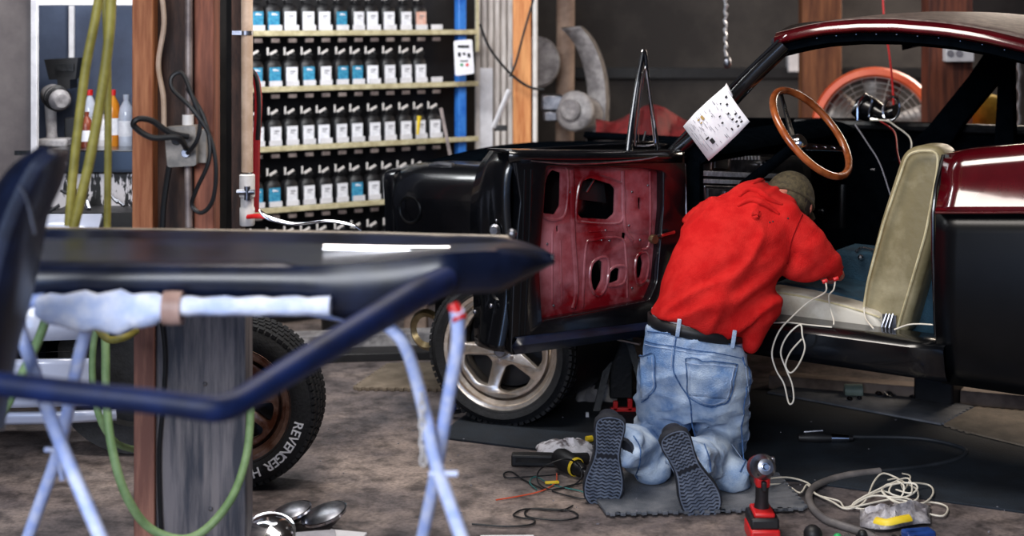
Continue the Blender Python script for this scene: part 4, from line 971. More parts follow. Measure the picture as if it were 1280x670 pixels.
ink([(.18, .06, .05, .04), (.32, .12, .05, .04), (.22, .2, .03, .03), (.5, .2, .04, .04), (.62, .1, .04, .05), (.66, .2, .04, .05), (.74, .08, .04, .05), (.76, .17, .04, .05), (.84, .1, .04, .05), (.86, .2, .04, .05), (.42, .34, .03, .04), (.56, .38, .04, .04), (.66, .70, .12, .07), (.58, .74, .04, .07), (.3, .45, .02, .02), (.8, .33, .06, .03)], m_ink, 'printed_figure')
gm = [(random.uniform(.05, .85), random.uniform(.05, .92), random.uniform(.04, .13), .008) for _ in range(46)]+[(.1, .5, .8, .008), (.3, .9, .5, .008), (.25, .94, .4, .008), (.4, .84, .4, .008)]
ink(gm, m_inkg, 'printed_line')
ink([(.14, .58, .1, .05), (.15, .66, .03, .05), (.24, .66, .03, .04)], m_tan, 'printed_symbol')
# dash clutter
ck = thing('chrome_housing', 'black and chrome mirror-like housing sitting on the far window sill', 'car part', CP(1095, 154, 1.5))
obj('housing', plate(rpoly([(1070, 153), (1071, 128), (1080, 115), (1090, 119), (1092, 130), (1104, 132), (1118, 122), (1119, 148), (1110, 154)], 4), [], .08, .012, lambda x, y, z: CP(x, y, 1.5+z), 3), m_dark, ck) if False else obj('housing', MB().loft([(CP(x, y, 1.5), Vector((0, 0, h)), AN*.05) for x, y, h in [(1069, 140, .02), (1073, 136, .05), (1082, 134, .065), (1094, 138, .055), (1106, 143, .04), (1113, 142, .035), (1120, 138, .03)]], 16), m_black, ck)
obj('chrome_trim', MB().tube([CP(x, y, 1.44) for x, y in [(1072, 150), (1073, 130), (1082, 119), (1090, 126), (1086, 146), (1098, 150)]], .006, 8).tube([CP(x, y, 1.44) for x, y in [(1104, 136), (1112, 122), (1122, 124), (1124, 140), (1116, 150), (1106, 148)]], .006, 8, closed=True), m_chrome, ck)
cable('thin_wire', [CP(x, y, w) for x, y, w in [(1088, 150, 1.4), (1108, 151, 1.35), (1120, 158, 1.2), (1137, 172, 1.0), (1138, 190, .8), (1126, 215, .6)]], .0035, m_wire, 'white wire draped from the chrome housing down behind the seat', 'wire')
cable('thin_wire', [CP(x, y, w) for x, y, w in [(1100, 151, 1.38), (1118, 165, 1.2), (1122, 190, .9), (1128, 215, .6)]], .003, m_redh, 'dark red wire draped beside the white wire behind the seat', 'wire')
cable('thin_wire', [CP(x, y, w) for x, y, w in [(1069, 156, 1.2), (1085, 180, 1.0), (1100, 205, .9), (1115, 250, .7)]], .003, m_inkg, 'thin grey wire running down from the far sill beside the steering wheel', 'wire')
# jack stand, lumber, small things beneath
def jack(c, label, base=m_black2):
    j = thing('jack_stand', label, 'jack stand', c)
    for sx in (-1, 1):
        for sy in (-1, 1): obj('leg', MB().tube([c+Vector((sx*.11, sy*.09, .0)), c+Vector((sx*.03, sy*.03, .3))], .02, 4, smooth=1), base, j)
    obj('post', MB().box(c+Vector((0, 0, .22)), (.095, .05, .36)), m_black2, j, bevel=.004)
    obj('saddle', MB().box(c+Vector((0, 0, .385)), (.1, .06, .02)), m_black2, j, bevel=.004)
    return j
jc = G(776, 508); j1 = jack(jc, 'black jack stand with a red base plate under the car sill'); 
obj('base_plate', MB().box(jc+Vector((.01, -.1, .012)), (.12, .02, .022)).box(jc+Vector((-.03, -.1, .03)), (.02, .02, .04)).box(jc+Vector((.03, -.1, .035)), (.02, .02, .05)), m_redp, j1, bevel=.003, label='red base plate')
jk = thing('floor_jack', 'blue metal jack foot beside the front wheel', 'jack', G(590, 524))
jb = G(588, 524); obj('frame', MB().tube([jb+Vector((-.1, .0, .01)), jb+Vector((-.02, .05, .1)), jb+Vector((.1, .05, .01))], .016, 6, smooth=1).box(jb+Vector((.07, .04, .02)), (.12, .12, .04)), m_blued, jk)
obj('arm', MB().tube([jb+Vector((-.09, .02, .02)), jb+Vector((.0, .04, .03))], .01, 6), m_steel, jk)
def lumber(x0, y0, x1, y1, h, label, mat=m_lumber, wdt=.09):
    a, b = G(x0, y0), G(x1, y1); dd = (b-a); R = frame(dd)
    return tag(obj('timber', MB().box((a+b)/2+Vector((0, wdt/2, h/2)), (dd.length, wdt, h), R), mat, bevel=.004), label, 'timber')
lumber(965, 486, 1156, 502, .06, 'pale timber lying behind the car, left piece')
lumber(1205, 506, 1420, 525, .06, 'pale timber lying behind the car, right piece')
tag(obj('support_block', MB().box(G(1181, 508)+Vector((0, .08, .17)), (.17, .16, .34), RC), m_dark, bevel=.01), 'dark wooden block between the two pale timbers under the car', 'block')
tag(obj('rail_beam', MB().box(G(455, 446)+Vector((0, .1, .05)), (.75, .12, .1), Rz(.12)), m_greyobj, bevel=.006), 'grey worn beam on the floor left of the front wheel', 'beam')
tag(obj('rail_base', MB().box(G(455, 456)+Vector((-.05, .2, .02)), (.9, .3, .04), Rz(.12)), m_dark, bevel=.004), 'black low base under the grey worn beam', 'beam')
rt = tag(obj('brass_ring', MB().lathe([(.055, 0), (.075, .015), (.09, 0), (.075, -.015)], Wd(534, 412, 6.2), (-.6, -1, 0), 28, closed=True), m_brass), 'small brassy ring hanging behind the front tyre', 'ring')
cl_ = MB(); random.seed(5)
tag(obj('engine_part', MB().lathe([(.001, .12), (.05, .12), (.07, .08), (.07, .02), (.09, 0)], G(478, 425)+Vector((0, 0, 0)), (0, 0, 1), 20), m_greyobj), 'grey metal cylinder standing behind the worn beam', 'car part')
tag(obj('engine_part', MB().box(G(520, 420)+Vector((0, 0, .12)), (.12, .12, .24)), m_lumber, bevel=.01), 'pale upright block behind the worn beam left of the brassy ring', 'block')
tag(obj('bucket', MB().lathe([(.001, 0), (.09, 0), (.11, .2), (.1, .2), (.085, .01)], G(425, 418), (0, 0, 1), 24), m_dark), 'dark bucket behind the worn beam near the lettered tyre', 'bucket')
# ================================================================ floor mats
def mat_poly(pts, name, mat, label, z=.012, z0=0, teeth=None):
    P = [G(x, y) for x, y in pts]; out = []
    n = len(P)
    for i in range(n):
        a, b = P[i], P[(i+1) % n]; out.append(a)
        if teeth and i in teeth:
            L_ = (b-a).length; k = max(2, int(L_/.035)); nv = Vector((-(b-a).y, (b-a).x, 0)).normalized()*.012
            for j in range(k):
                for t, o_ in ((.15, 0), (.25, 1), (.65, 1), (.75, 0)): out.append(a.lerp(b, (j+t)/k)+nv*o_)
    me = plate([(p.x, p.y) for p in out], [], z-z0, .001, lambda x, y, q: Vector((x, y, (z+z0)/2+q+.0015)))
    return tag(obj(name, me, mat, smooth=30), label, 'floor mat')
mat_poly([(545, 548), (580, 522), (640, 502), (800, 492), (960, 488), (1180, 528), (1300, 552), (1300, 645), (1000, 603), (800, 588), (700, 567)], 'dark_sheet', m_mat, 'large dark sheet on the floor under and in front of the car', .006)  # dark flat sheet across the floor under and ahead of the car
mat_poly([(735, 615), (760, 596), (940, 590), (968, 596), (1006, 640), (758, 647)], 'foam_tile', m_matg, 'grey foam tile with toothed edge under the kneeling person', .016, .0075, teeth=(3, 4))
mat_poly([(444, 488), (487, 458), (575, 456), (590, 490)], 'foam_tile', m_matb, 'brown foam tile with toothed edge left of the front wheel', .014, teeth=(0, 3))
mat_poly([(960, 494), (1000, 478), (1160, 500), (1215, 512), (1176, 534)], 'foam_tile', m_matg, 'grey foam tile under the car beside the bolts', .014, teeth=(3,))
mat_poly([(1180, 534), (1219, 513), (1300, 520), (1300, 566), (1215, 545)], 'foam_tile', m_matb, 'brownish foam tile at the right under the car', .013, teeth=(1, 4))

# ================================================================ black door shell on its folding stand (foreground)
ds = thing('door_shell', 'flat black car door shell with window frame, lying on the pale blue folding stand', 'car door', Wd(320, 380, 3.3))
tabs = [(-90, 287, 330, 374), (0, 287, 330, 374), (120, 288, 330, 372), (250, 290, 330, 373), (380, 292, 330, 380), (430, 293, 328, 398), (490, 294, 324, 391), (530, 295, 318, 378), (563, 296, 314, 369), (600, 297, 313, 366), (625, 298, 314, 364), (650, 303, 318, 350), (676, 312, 322, 336), (692, 321, 324, 328)]
rows_ = []
for x, yt, ym, yb in tabs:
    k = max(0, (x-560)/132); r_ = []
    df = 3.72-.30*k; dnr = 3.12+.25*k
    r_.append(Wd(x, yt+6, df+.02)); r_.append(Wd(x, yt, df)); r_.append(Wd(x, yt+3, df-.03)); r_.append(Wd(x, yt+7+3*(1-k), df-.06))
    for s in (.2, .4, .6, .8): r_.append(Wd(x, yt+10*(1-k)+(ym-yt-6)*s, df-.06+(dnr+.06-df)*s))
    for s in (.0, .12, .3, .55, .8, 1): r_.append(Wd(x, ym+4*(1-k)+(yb-ym-4*(1-k))*s, dnr-.015*math.sin(s*PI)-.0*s))
    rows_.append(r_)
dn_ = []
for k in range(len(rows_[0])): dn_.append(catmull([r[k] for r in rows_], .1, 4, False)[0])
obj('shell_panel', MB().grid([list(t) for t in zip(*dn_)]), m_navy, ds, solid=.008, smooth=60)
obj('rear_flange', MB().tube([Wd(30, 286, 3.74), Wd(200, 288, 3.74), (Wd(400, 291, 3.74)), Wd(640, 297, 3.70)], .006, 8, flat=.8), M('tan_flange_highlight', C(116, 104, 92), C(160, 146, 130), rough=.4), ds, label='tan edge flange')  # tan tone paints in the highlight along the far lip
obj('window_frame', MB().tube([Wd(x, y, z) for x, y, z in [(556, 350, 3.12), (520, 368, 3.02), (480, 392, 2.92), (410, 434, 2.76), (345, 474, 2.62), (300, 502, 2.53), (278, 510, 2.5), (255, 510, 2.49), (200, 503, 2.5), (100, 492, 2.52), (0, 480, 2.55), (-120, 462, 2.6)]], [.034, .036, .034, .031, .028, .027, .026, .025, .024, .024, .024, .024], 12, smooth=4, flat=.9), m_navyb, ds, smooth=50)
obj('bright_moulding', MB().tube([Wd(x, y, 3.40) for x, y in [(404, 309), (450, 310), (520, 311), (562, 311)]], .009, 8, flat=.5), m_chrome, ds, label='bright metal moulding')
obj('mounting_studs', MB().ball(Wd(196, 342, 3.3), .006, 8).ball(Wd(640, 292, 3.66), .012, 10), m_steel, ds)
ws = thing('folding_stand', 'pale blue tubular folding body stand with foam padded rails under the door shell', 'stand', Wd(320, 900, 3.0))
def Sg(x, y, d): return Wd(x, y, d)
def to_floor(p, q, n=1):  # extend line p->q to floor
    t = p.z/(p.z-q.z); r = p.lerp(q, t); r.z = .0; return r
lg = [('leg', [(474, 400, 3.25), (505, 430, 3.22), (527, 500, 3.1), (545, 580, 3.0)], (577, 672, 2.88), m_stand),
      ('leg', [(571, 388, 2.95), (572, 430, 2.98), (560, 500, 3.05), (545, 590, 3.12)], (528, 672, 3.22), m_stand),
      ('leg', [(56, 374, 3.1), (32, 380, 3.1), (24, 404, 3.1), (38, 450, 3.08), (70, 540, 3.0)], (124, 668, 2.9), m_stand),
      ('leg', [(112, 400, 3.22), (98, 450, 3.22), (74, 560, 3.26)], (42, 652, 3.3), m_stand)]
for nm, pts, end, mt_ in lg:
    P = [Wd(*p) for p in pts]; e = Wd(*end); fe = to_floor(P[-1], e)
    o_ = obj(nm, MB().tube(P+[e, P[-1].lerp(fe, .97), fe+Vector((0, 0, .0))], .0145, 12, smooth=5), m_stand, ws)
obj('end_cap', MB().tube([Wd(460, 402, 3.27), Wd(476, 404, 3.25)], .016, 10), m_yel, ws, label='yellow end cap')
obj('end_cap', MB().tube([Wd(566, 380, 2.96), Wd(575, 400, 2.95)], [.012, .016], 10), m_redp, ws, label='red end cap')
obj('rail', MB().tube([Wd(60, 384, 3.12), Wd(240, 388, 3.14), Wd(410, 388, 3.16)], .012, 10), m_stand, ws)
obj('rail', MB().tube([Wd(112, 402, 3.5), Wd(300, 380, 3.5), Wd(470, 404, 3.4)], .012, 10), m_stand, ws)
foam = MB()
fp = []
for i in range(26):
    x = 48+i*14.6; h = (lerp([(48, .9), (80, 1.5), (150, 1.75), (190, 1.3), (215, .75), (410, .75)], x))
    fp.append((Wd(x, 383+8*(h-.8), 3.08), Vector((0, -.03, 0)), Vector((0, 0, .026*h*(1+.12*math.sin(i*2.1))))))
obj('foam_pad', foam.loft(fp, 14), m_foam, ws, smooth=60, label='white foam padding')
obj('tape_band', MB().lathe([(.036, -.02), (.037, 0), (.036, .02)], Wd(217, 385, 3.08), (1, 0, 0), 16), M('tan_tape', C(150, 120, 110), C(180, 150, 140)), ws)
obj('cross_bolt', MB().tube([Wd(536, 592, 2.98), Wd(572, 592, 2.98)], .006, 8), m_stand, ws)
ch = MB()
for i in range(8):
    c = Wd(527+i*.3, 498+i*11, 3.04); ch.tube([c+Vector((math.sin(q*PI/4)*(.006 if i % 2 else .003), math.sin(q*PI/4)*(.003 if i % 2 else .007), math.cos(q*PI/4)*.013)) for q in range(8)], .0025, 6, smooth=1, closed=True)
obj('chain', ch, m_pipew, ws, label='thin hanging chain')
obj('hook_bolt', MB().tube([Wd(56, 562, 3.2), Wd(70, 566, 3.2), Wd(78, 600, 3.2)], .006, 8), m_stand, ws)
# black curved piece at left edge
bp_ = thing('curved_body_panel', 'black curved body panel standing blurred at the left edge, behind the flat door shell', 'car part', Wd(20, 420, 2.9))
cen = [(66, 188), (50, 206), (34, 236), (18, 272), (4, 318), (-8, 372), (-20, 440), (-30, 540)]
wds = [(10), (26), (34), (34), (40), (40), (34), (26)]
rows_ = []
for (x, y), w_ in zip(cen, wds):
    r_ = []
    for j in range(9):
        s = j/8*2-1; r_.append(Wd(x+s*w_, y+s*w_*(-.18), 2.75+.10*s*s+.03*s))
    rows_.append(r_)
dn_ = [catmull([r[k] for r in rows_], .1, 4, False)[0] for k in range(9)]
obj('panel', MB().grid([list(t) for t in zip(*dn_)]), m_navy, bp_, solid=.03, smooth=60, bevel=.008)
obj('stem', MB().tube([Wd(-20, 420, 2.9), Wd(-60, 700, 2.9), to_floor(Wd(-20, 420, 2.9), Wd(-60, 700, 2.9))], .03, 10, smooth=1), m_black2, bp_)
obj('trim_line', MB().tube([Wd(44, 292, 2.72), Wd(34, 250, 2.72), Wd(24, 232, 2.72)], .003, 6), m_steel, bp_)

# ================================================================ hoses on the left
cable('hanging_hose', [upto(140, 3.9, z_) for z_ in (3.8, 2.6, 2.1, 1.86, 1.75)]+[Wd(x, y, 3.9) for x, y in [(126, -10), (118, 30), (108, 80), (100, 140), (92, 210), (86, 282)]], .0125, m_hose, 'leftmost olive green hose hanging from above', 'hose', 12, 'olive hoses')
cable('hanging_hose', [upto(144, 3.85, z_) for z_ in (3.8, 2.6, 2.1, 1.86, 1.75)]+[Wd(x, y, 3.85) for x, y in [(140, -10), (137, 40), (128, 110), (114, 190), (103, 240), (92, 284)]], .0135, m_hose, 'middle olive green hose slanting down to the door shell', 'hose', 12, 'olive hoses')
cable('hanging_hose', [upto(130, 4.0, z_) for z_ in (3.8, 2.6, 2.1, 1.86, 1.75)]+[Wd(x, y, 4.0) for x, y in [(131, -10), (134, 60), (135, 130), (135, 200), (134, 284)]], .010, m_hose, 'rightmost olive green hose hanging straight', 'hose', 12, 'olive hoses')
cable('green_hose', [Wd(x, y, d_) for x, y, d_ in [(131, 398, 4.1), (132, 440, 4.05), (133, 500, 4.0), (140, 560, 3.95), (158, 620, 3.95), (190, 662, 4.0), (240, 672, 4.0), (285, 630, 4.05), (308, 570, 4.12), (314, 500, 4.18)]], .012, m_hoseg, 'pale green hose looping low in front of the wooden post', 'hose', 12)
cable('green_hose', [Wd(x, y, d_) for x, y, d_ in [(122, 400, 4.2), (116, 440, 4.2), (117, 490, 4.2), (128, 530, 4.2), (146, 554, 4.3), (168, 562, 4.4)]], .010, m_hoseg, 'pale green hose loop ending left of the wooden post', 'hose', 12)
cable('green_hose', [Wd(x, y, d_) for x, y, d_ in [(120, 408, 4.0), (135, 424, 4.0), (155, 422, 4.0), (170, 414, 4.1)]], .010, m_hose, 'short olive hose loop under the foam padding', 'hose', 12)
cable('green_hose', [Wd(x, y, d_) for x, y, d_ in [(62, 385, 3.6), (50, 420, 3.6), (34, 455, 3.6), (12, 500, 3.6), (-10, 540, 3.6)]], .012, m_hoseg, 'dark green hose slanting behind the left leg of the stand', 'hose', 12)

# ================================================================ floor objects
# headlights
def lamp(c, ax, r, label, mt=m_chrome):
    ax = Vector(ax).normalized(); e = thing('headlight', label, 'headlight', (c.x, c.y, 0), 'loose headlights on the floor')
    obj('reflector', MB().lathe([(.001, -.6*r), (.3*r, -.58*r), (.6*r, -.4*r), (.9*r, -.12*r), (r*.97, 0)], c, ax, 32), m_steel, e)
    obj('lens', MB().lathe([(.001, .30*r), (.3*r, .27*r), (.6*r, .2*r), (.85*r, .09*r), (.97*r, 0)], c, ax, 36), mt, e)
    obj('rim', MB().lathe([(.95*r, .03*r), (1.03*r, .02*r), (1.03*r, -.08*r), (.95*r, -.08*r)], c, ax, 36, closed=True), m_chrome, e)
    return e
c0 = G(338, 664, .075); 
lamp(c0, (.1, -.45, .9), .075, 'large silver headlight lying nearest the wooden post')
lamp(G(362, 664)+Vector((0, .03, .055)), (-.25, -.1, 1), .066, 'upturned headlight behind the large silver one', m_brass if False else m_steel)
lamp(G(404, 668)+Vector((0, .02, .06)), (-.3, -.12, 1), .074, 'upturned headlight behind the small cardboard boxes', m_steel)
tag(obj('small_box', MB().box(G(395, 700)+Vector((0, 0, .04)), (.12, .07, .075), Rz(.2)), M('grey_cardboard', C(150, 148, 156), C(180, 178, 184)), bevel=.003), 'small grey cardboard box, left of the pair by the headlights', 'box', 'small boxes by the headlights')
tag(obj('small_box', MB().box(G(432, 696)+Vector((0, 0, .035)), (.12, .06, .07), Rz(-.25)), m_white, bevel=.003), 'small white box, right of the pair by the headlights', 'box', 'small boxes by the headlights')
tag(obj('crumpled_paper', MB().box(G(634, 676)+Vector((0, 0, .006)), (.17, .05, .008), Rz(.02)), m_paper, bevel=.002), 'flat white paper scrap at the bottom edge of the floor', 'paper')

# impact wrench
iw = thing('impact_wrench', 'red and black cordless impact wrench standing on its battery', 'power tool', G(954, 676))
ib = G(954, 676); X = Vector((1, 0, 0)); Y = Vector((0, 1, 0)); Z = Vector((0, 0, 1))
def IB(x, y, z): return ib+Vector((x, y, z))
obj('battery', MB().box(IB(0, .02, .024), (.094, .13, .048)), m_redp, iw, bevel=.008, label='red battery pack')
obj('battery_cap', MB().box(IB(0, .02, .064), (.09, .12, .036)), m_dark, iw, bevel=.008)
obj('base_collar', MB().box(IB(0, .02, .088), (.066, .1, .016)), m_redp, iw, bevel=.006)
obj('handle', MB().tube([IB(0, .03, .09), IB(.0, .025, .12), IB(0, .02, .17), IB(0, .02, .195)], [.026, .021, .021, .024], 16), m_dark, iw)
obj('grip_red', MB().box(IB(0, .02, .187), (.046, .05, .045)), m_redp, iw, bevel=.01)
obj('trigger', MB().box(IB(0, -.012, .175), (.016, .02, .032)), m_dark, iw, bevel=.004)
obj('body', MB().lathe([(.001, .12), (.03, .12), (.037, .1), (.040, .02), (.037, 0)], IB(0, .0, .232), (0, .95, -.3), 24), m_dred, iw)
obj('gear_case', MB().lathe([(.013, -.05), (.024, -.048), (.031, -.036), (.037, -.008), (.040, .002), (.040, .02), (.001, .02)], IB(0, .0, .232), (0, .95, -.3), 28), m_steel, iw)
obj('anvil', MB().lathe([(.001, -.06), (.007, -.06), (.009, -.05), (.009, -.04), (.015, -.04)], IB(0, .0, .232), (0, .95, -.3), 16), m_chrome, iw)
bl = MB()
for k in range(4): bl.lathe([(.001, -.006), (.004, -.006), (.0045, 0)], IB(.030*math.cos(k*PI/2+.8), -.034, .240+.028*math.sin(k*PI/2+.8)), (0, 1, 0), 8)
obj('bolts', bl, m_dark, iw); obj('side_lug', MB().box(IB(.032, .01, .25), (.012, .02, .02)), m_steel, iw, bevel=.003)
# white wire on the floor
def gz(pts, r, mat, label, cat='wire', name='thin_wire', n=8): return cable(name, [G(x, y, z) for x, y, z in pts], r, mat, label, cat, n)
random.seed(21)
tang = [(1162, 585, .05), (1140, 597, .02), (1170, 600, .03)]
P = [(958, 599, .06), (985, 597, .03), (1010, 604, .012), (1018, 616, .012), (1040, 627, .012), (1058, 636, .01), (1080, 628, .02), (1092, 603, .03), (1103, 592, .04), (1118, 596, .03), (1132, 604, .03), (1146, 612, .02), (1145, 625, .02), (1120, 628, .02), (1102, 612, .04), (1125, 604, .05), (1160, 606, .02), (1166, 618, .02), (1150, 630, .02), (1118, 624, .02), (1080, 631, .02), (1064, 634, .015), (1090, 620, .03), (1128, 622, .03), (1146, 612, .04), (1140, 604, .05), (1108, 606, .04), (1106, 618, .03), (1130, 630, .02), (1165, 628, .01), (1184, 634, .01), (1178, 645, .01), (1152, 640, .01)]
gz(P, .0032, m_wire, 'white wire from the impact wrench to a tangled heap on the floor')
P = [(960, 606, .03), (982, 606, .012), (1000, 616, .012), (1009, 606, .012), (1020, 618, .012), (1048, 626, .012), (1060, 634, .012), (1100, 614, .03), (1124, 622, .02), (1130, 608, .05), (1120, 602, .05), (1112, 616, .04), (1140, 626, .02), (1120, 634, .01), (1075, 636, .012), (1068, 628, .02), (1110, 606, .05), (1135, 598, .05), (1139, 616, .04), (1120, 612, .03)]
gz(P, .003, m_wire, 'second white wire doubling back from the foam tile into the tangled heap')
gz([(1110, 600, .012), (1123, 599, .04), (1130, 612, .03), (1138, 596, .03), (1128, 592, .012)], .003, m_wire, 'short kinked white wire on top of the tangled heap')
gz([(1120, 690, .02), (1085, 668, .014), (1050, 656, .014), (1030, 648, .014), (1014, 632, .014), (1012, 616, .014), (1026, 604, .014), (1060, 594, .014), (1100, 589, .014)], .0125, M('grey_rubber_hose', C(96, 92, 92), C(124, 118, 116), rough=.5), 'thick grey air hose curving across the floor past the wire heap', 'hose', 'air_hose', 12)
gz([(1100, 589, .012), (1165, 581, .012), (1200, 572, .012), (1204, 560, .012), (1150, 548, .012), (1066, 546, .014)], .007, M('dark_grey_hose', C(30, 34, 40), C(46, 50, 56), rough=.6), 'thin dark hose running from the grey air hose to the slim air tool', 'hose', 'air_hose', 12)
at = thing('air_tool', 'dark slim air tool lying on the dark sheet behind the wire heap', 'tool', G(1035, 546))
a, b = G(998, 547, .025), G(1066, 548, .025)
obj('body', MB().tube([a, a.lerp(b, .3), a.lerp(b, .6), b], [.014, .02, .017, .01], 14, smooth=2), m_dark, at)
obj('collar', MB().tube([a.lerp(b, .6), a.lerp(b, .92)], [.0185, .012], 14), m_chrome, at); obj('lever', MB().tube([a.lerp(b, .1)+Z*.022, a.lerp(b, .45)+Z*.028], .005, 8), m_steel, at)
bg = thing('plastic_bag', 'crinkled plastic bag with yellow and blue contents by the wire heap', 'bag', G(1115, 660))
random.seed(2); rows_ = []
for i in range(15):
    r_ = []
    for j in range(11):
        u, v = i/14, j/10; x = 1075+u*88; y = 640+v*22+4*math.sin(u*5); e = math.sin(u*PI)*math.sin(v*PI)
        r_.append(G(x, y)+Vector((0, 0, .010+.042*e**.6*(1+1.1*noise.noise(Vector((u*9, v*6, 1)))+.6*noise.noise(Vector((u*22, v*14, 1)))))))
    rows_.append(r_)
obj('bag_film', MB().grid(rows_), m_bag, bg, solid=.002)
obj('yellow_part', MB().tube([G(x, y, z) for x, y, z in [(1094, 650, .07), (1108, 653, .075), (1122, 650, .08), (1138, 647, .08)]], .013, 8, flat=.4), m_yel, bg, label='yellow contents')
obj('blue_part', MB().box(G(1148, 668, .02), (.1, .05, .03), Rz(.2)), m_blued, bg, bevel=.008)
tag(obj('rubber_plug', MB().ball(G(1016, 668, .03), .03, 14), m_dark), 'round black rubber plug near the bottom edge, left of the grey hose', 'plug')
dk = thing('small_parts', 'dark small fittings in front of the plastic bag', 'car part', G(1100, 680))
fp_ = MB(); random.seed(9)
for i in range(7): obj('fitting', MB().lathe([(.001, .02), (.012, .02), (.014, 0), (.001, 0)], G(1060+i*14, 676+random.uniform(-5, 6), .004), (random.uniform(-1, 1), -.6, 1), 12), m_dark, dk)
obj('fitting', MB().ball(G(1078, 668, .02), .016, 10), m_dark, dk); obj('green_cap', MB().ball(G(1047, 672, .015), .014, 10), M('green_plastic', C(40, 160, 90)), dk)
# little bolts under the car
tag(obj('cup', MB().lathe([(.001, 0), (.028, 0), (.03, .075), (.027, .075), (.025, .005)], G(1070, 497)+Vector((-.05, 0, .03)), (1, -.1, .0), 20), M('pale_green_tin', C(120, 140, 130), C(150, 165, 155), rough=.4)), 'small pale green tin lying on the grey tile under the car', 'tin')
for i, (x, y, r) in enumerate([(1098, 499, .016), (1110, 500, .02), (1118, 498, .014), (1074, 504, .012), (1140, 502, .012), (1172, 504, .014), (1062, 505, .014)]):
    pos = ['left of the pale tin', ]
    tag(obj('steel_nut', MB().lathe([(r*.45, 0), (r, 0), (r, r*.9), (r*.45, r*.9)], G(x, y)+Vector((0, 0, .014)), (.2*math.sin(i), -.5, 1), 6, closed=True), m_steel if i % 3 else m_chrome, smooth=0),
        'small steel nut or bolt, ' + ['just right of the pale tin', 'dark one two steps right of the pale tin', 'third one right of the pale tin', 'just in front of the pale tin', 'alone between the tin and the dark block', 'rightmost, in front of the dark block', 'at the left front of the pale tin'][i], 'nut', 'small hardware under the car')
# black battery lamp + rag + looped wires left of the person
fl = thing('work_light', 'black bar-shaped work light lying on the floor left of the shoes', 'work light', G(672, 582))
obj('body', MB().box(G(682, 584)+Vector((0, .02, .022)), (.25, .05, .042), Rz(-.06)), m_navy if False else m_dark, fl, bevel=.006)
obj('lens_strip', MB().box(G(682, 584)+Vector((0, -.005, .026)), (.22, .004, .018), Rz(-.06)), m_black, fl)
dr_ = thing('power_drill', 'black drill with yellow ring lying before the white rag', 'power tool', G(712, 590))
q = G(712, 596)
obj('motor_body', MB().lathe([(.001, -.05), (.03, -.05), (.037, -.03), (.037, .04), (.03, .06), (.001, .06)], q+Vector((-.01, .05, .04)), (.55, -.8, -.1), 24), m_dark, dr_)
obj('yellow_ring', MB().lathe([(.031, .05), (.034, .053), (.034, .06), (.03, .063)], q+Vector((-.01, .05, .04)), (.55, -.8, -.1), 24, closed=True), m_yel, dr_, label='yellow ring')
obj('chuck', MB().lathe([(.026, .06), (.026, .085), (.018, .105), (.001, .105)], q+Vector((-.01, .05, .04)), (.55, -.8, -.1), 20), m_black2, dr_)
obj('bit', MB().lathe([(.008, .1), (.008, .13), (.001, .13)], q+Vector((-.01, .05, .04)), (.55, -.8, -.1), 10), m_steel, dr_)
obj('handle', MB().tube([q+Vector((-.02, .08, .04)), q+Vector((.07, .12, .03))], .02, 10), m_dark, dr_)
def ragm(x0, x1, y0, y1, h, seed, nx=18, ny=12):
    rows_ = []
    for i in range(nx+1):
        r_ = []
        for j in range(ny+1):
            u, v = i/nx, j/ny; e = max(0, math.sin(u*PI)*math.sin(v*PI))**.6
            w_ = 1+.15*noise.noise(Vector((u*3, v*3, seed)))
            p = G(x0+(x1-x0)*u+5*noise.noise(Vector((v*4, u*2, seed+3))), y0+(y1-y0)*v+3*noise.noise(Vector((u*4, v*3, seed+7))))
            r_.append(p+Vector((0, 0, .01+h*e*w_*(1+.55*noise.noise(Vector((u*6, v*5, seed)))))))
        rows_.append(r_)
    return MB().grid(rows_)
tag(obj('shop_rag', ragm(672, 742, 560, 582, .05, 4), m_rag, solid=.006), 'stained white rag lying behind the black work light', 'rag')
tag(obj('shop_rag', ragm(722, 770, 482, 505, .12, 8), M('dusty_cloth', C(120, 116, 116), C(190, 184, 180), rough=.95, bump=.6, bsc=30), solid=.006), 'crumpled dusty rag on the floor between front wheel and jack stand', 'rag')
tag(obj('yellow_marker', MB().tube([G(733, 549, .02), G(740, 548, .02)], .012, 8), m_yel), 'small yellow tip on the dark sheet left of the shoe', 'marker')
tag(obj('floor_bit', MB().box(G(734, 520, .012), (.012, .012, .03)), m_white), 'tiny white stub standing on the dark sheet behind the left shoe', 'stub')
gz([(735, 602, .012), (712, 607, .006), (690, 612, .008), (674, 605, .01), (672, 592, .03), (682, 582, .07), (706, 574, .09), (722, 580, .06), (727, 596, .02), (714, 608, .006), (690, 613, .006), (720, 622, .006), (736, 623, .006)], .0028, m_cable, 'black wire looping round the drill beside the left shoe')
gz([(700, 593, .006), (660, 596, .006), (634, 597, .006), (630, 592, .006), (640, 590, .006), (655, 600, .006), (680, 612, .006)], .0028, m_cable, 'black wire loop lying left of the drill')
gz([(671, 612, .006), (662, 603, .008), (670, 596, .01), (690, 606, .006), (726, 614, .006), (732, 620, .006)], .0022, M('teal_wire', C(30, 90, 90), C(50, 120, 116)), 'thin green wire looping beside the black wires')
gz([(620, 625, .006), (650, 620, .006), (676, 614, .006), (694, 604, .006), (696, 592, .008)], .0026, M('orange_wire', C(190, 70, 40), C(210, 90, 60)), 'orange-red wire lying across the black wires')
gz([(590, 655, .006), (630, 658, .006), (662, 656, .006), (668, 650, .006), (650, 647, .006), (642, 643, .006), (660, 636, .006), (710, 638, .006), (722, 646, .006), (700, 650, .006), (660, 646, .006), (662, 636, .006), (700, 638, .006), (716, 632, .006)], .003, m_cable, 'black wire coiled on the bare concrete in front of the shoes')
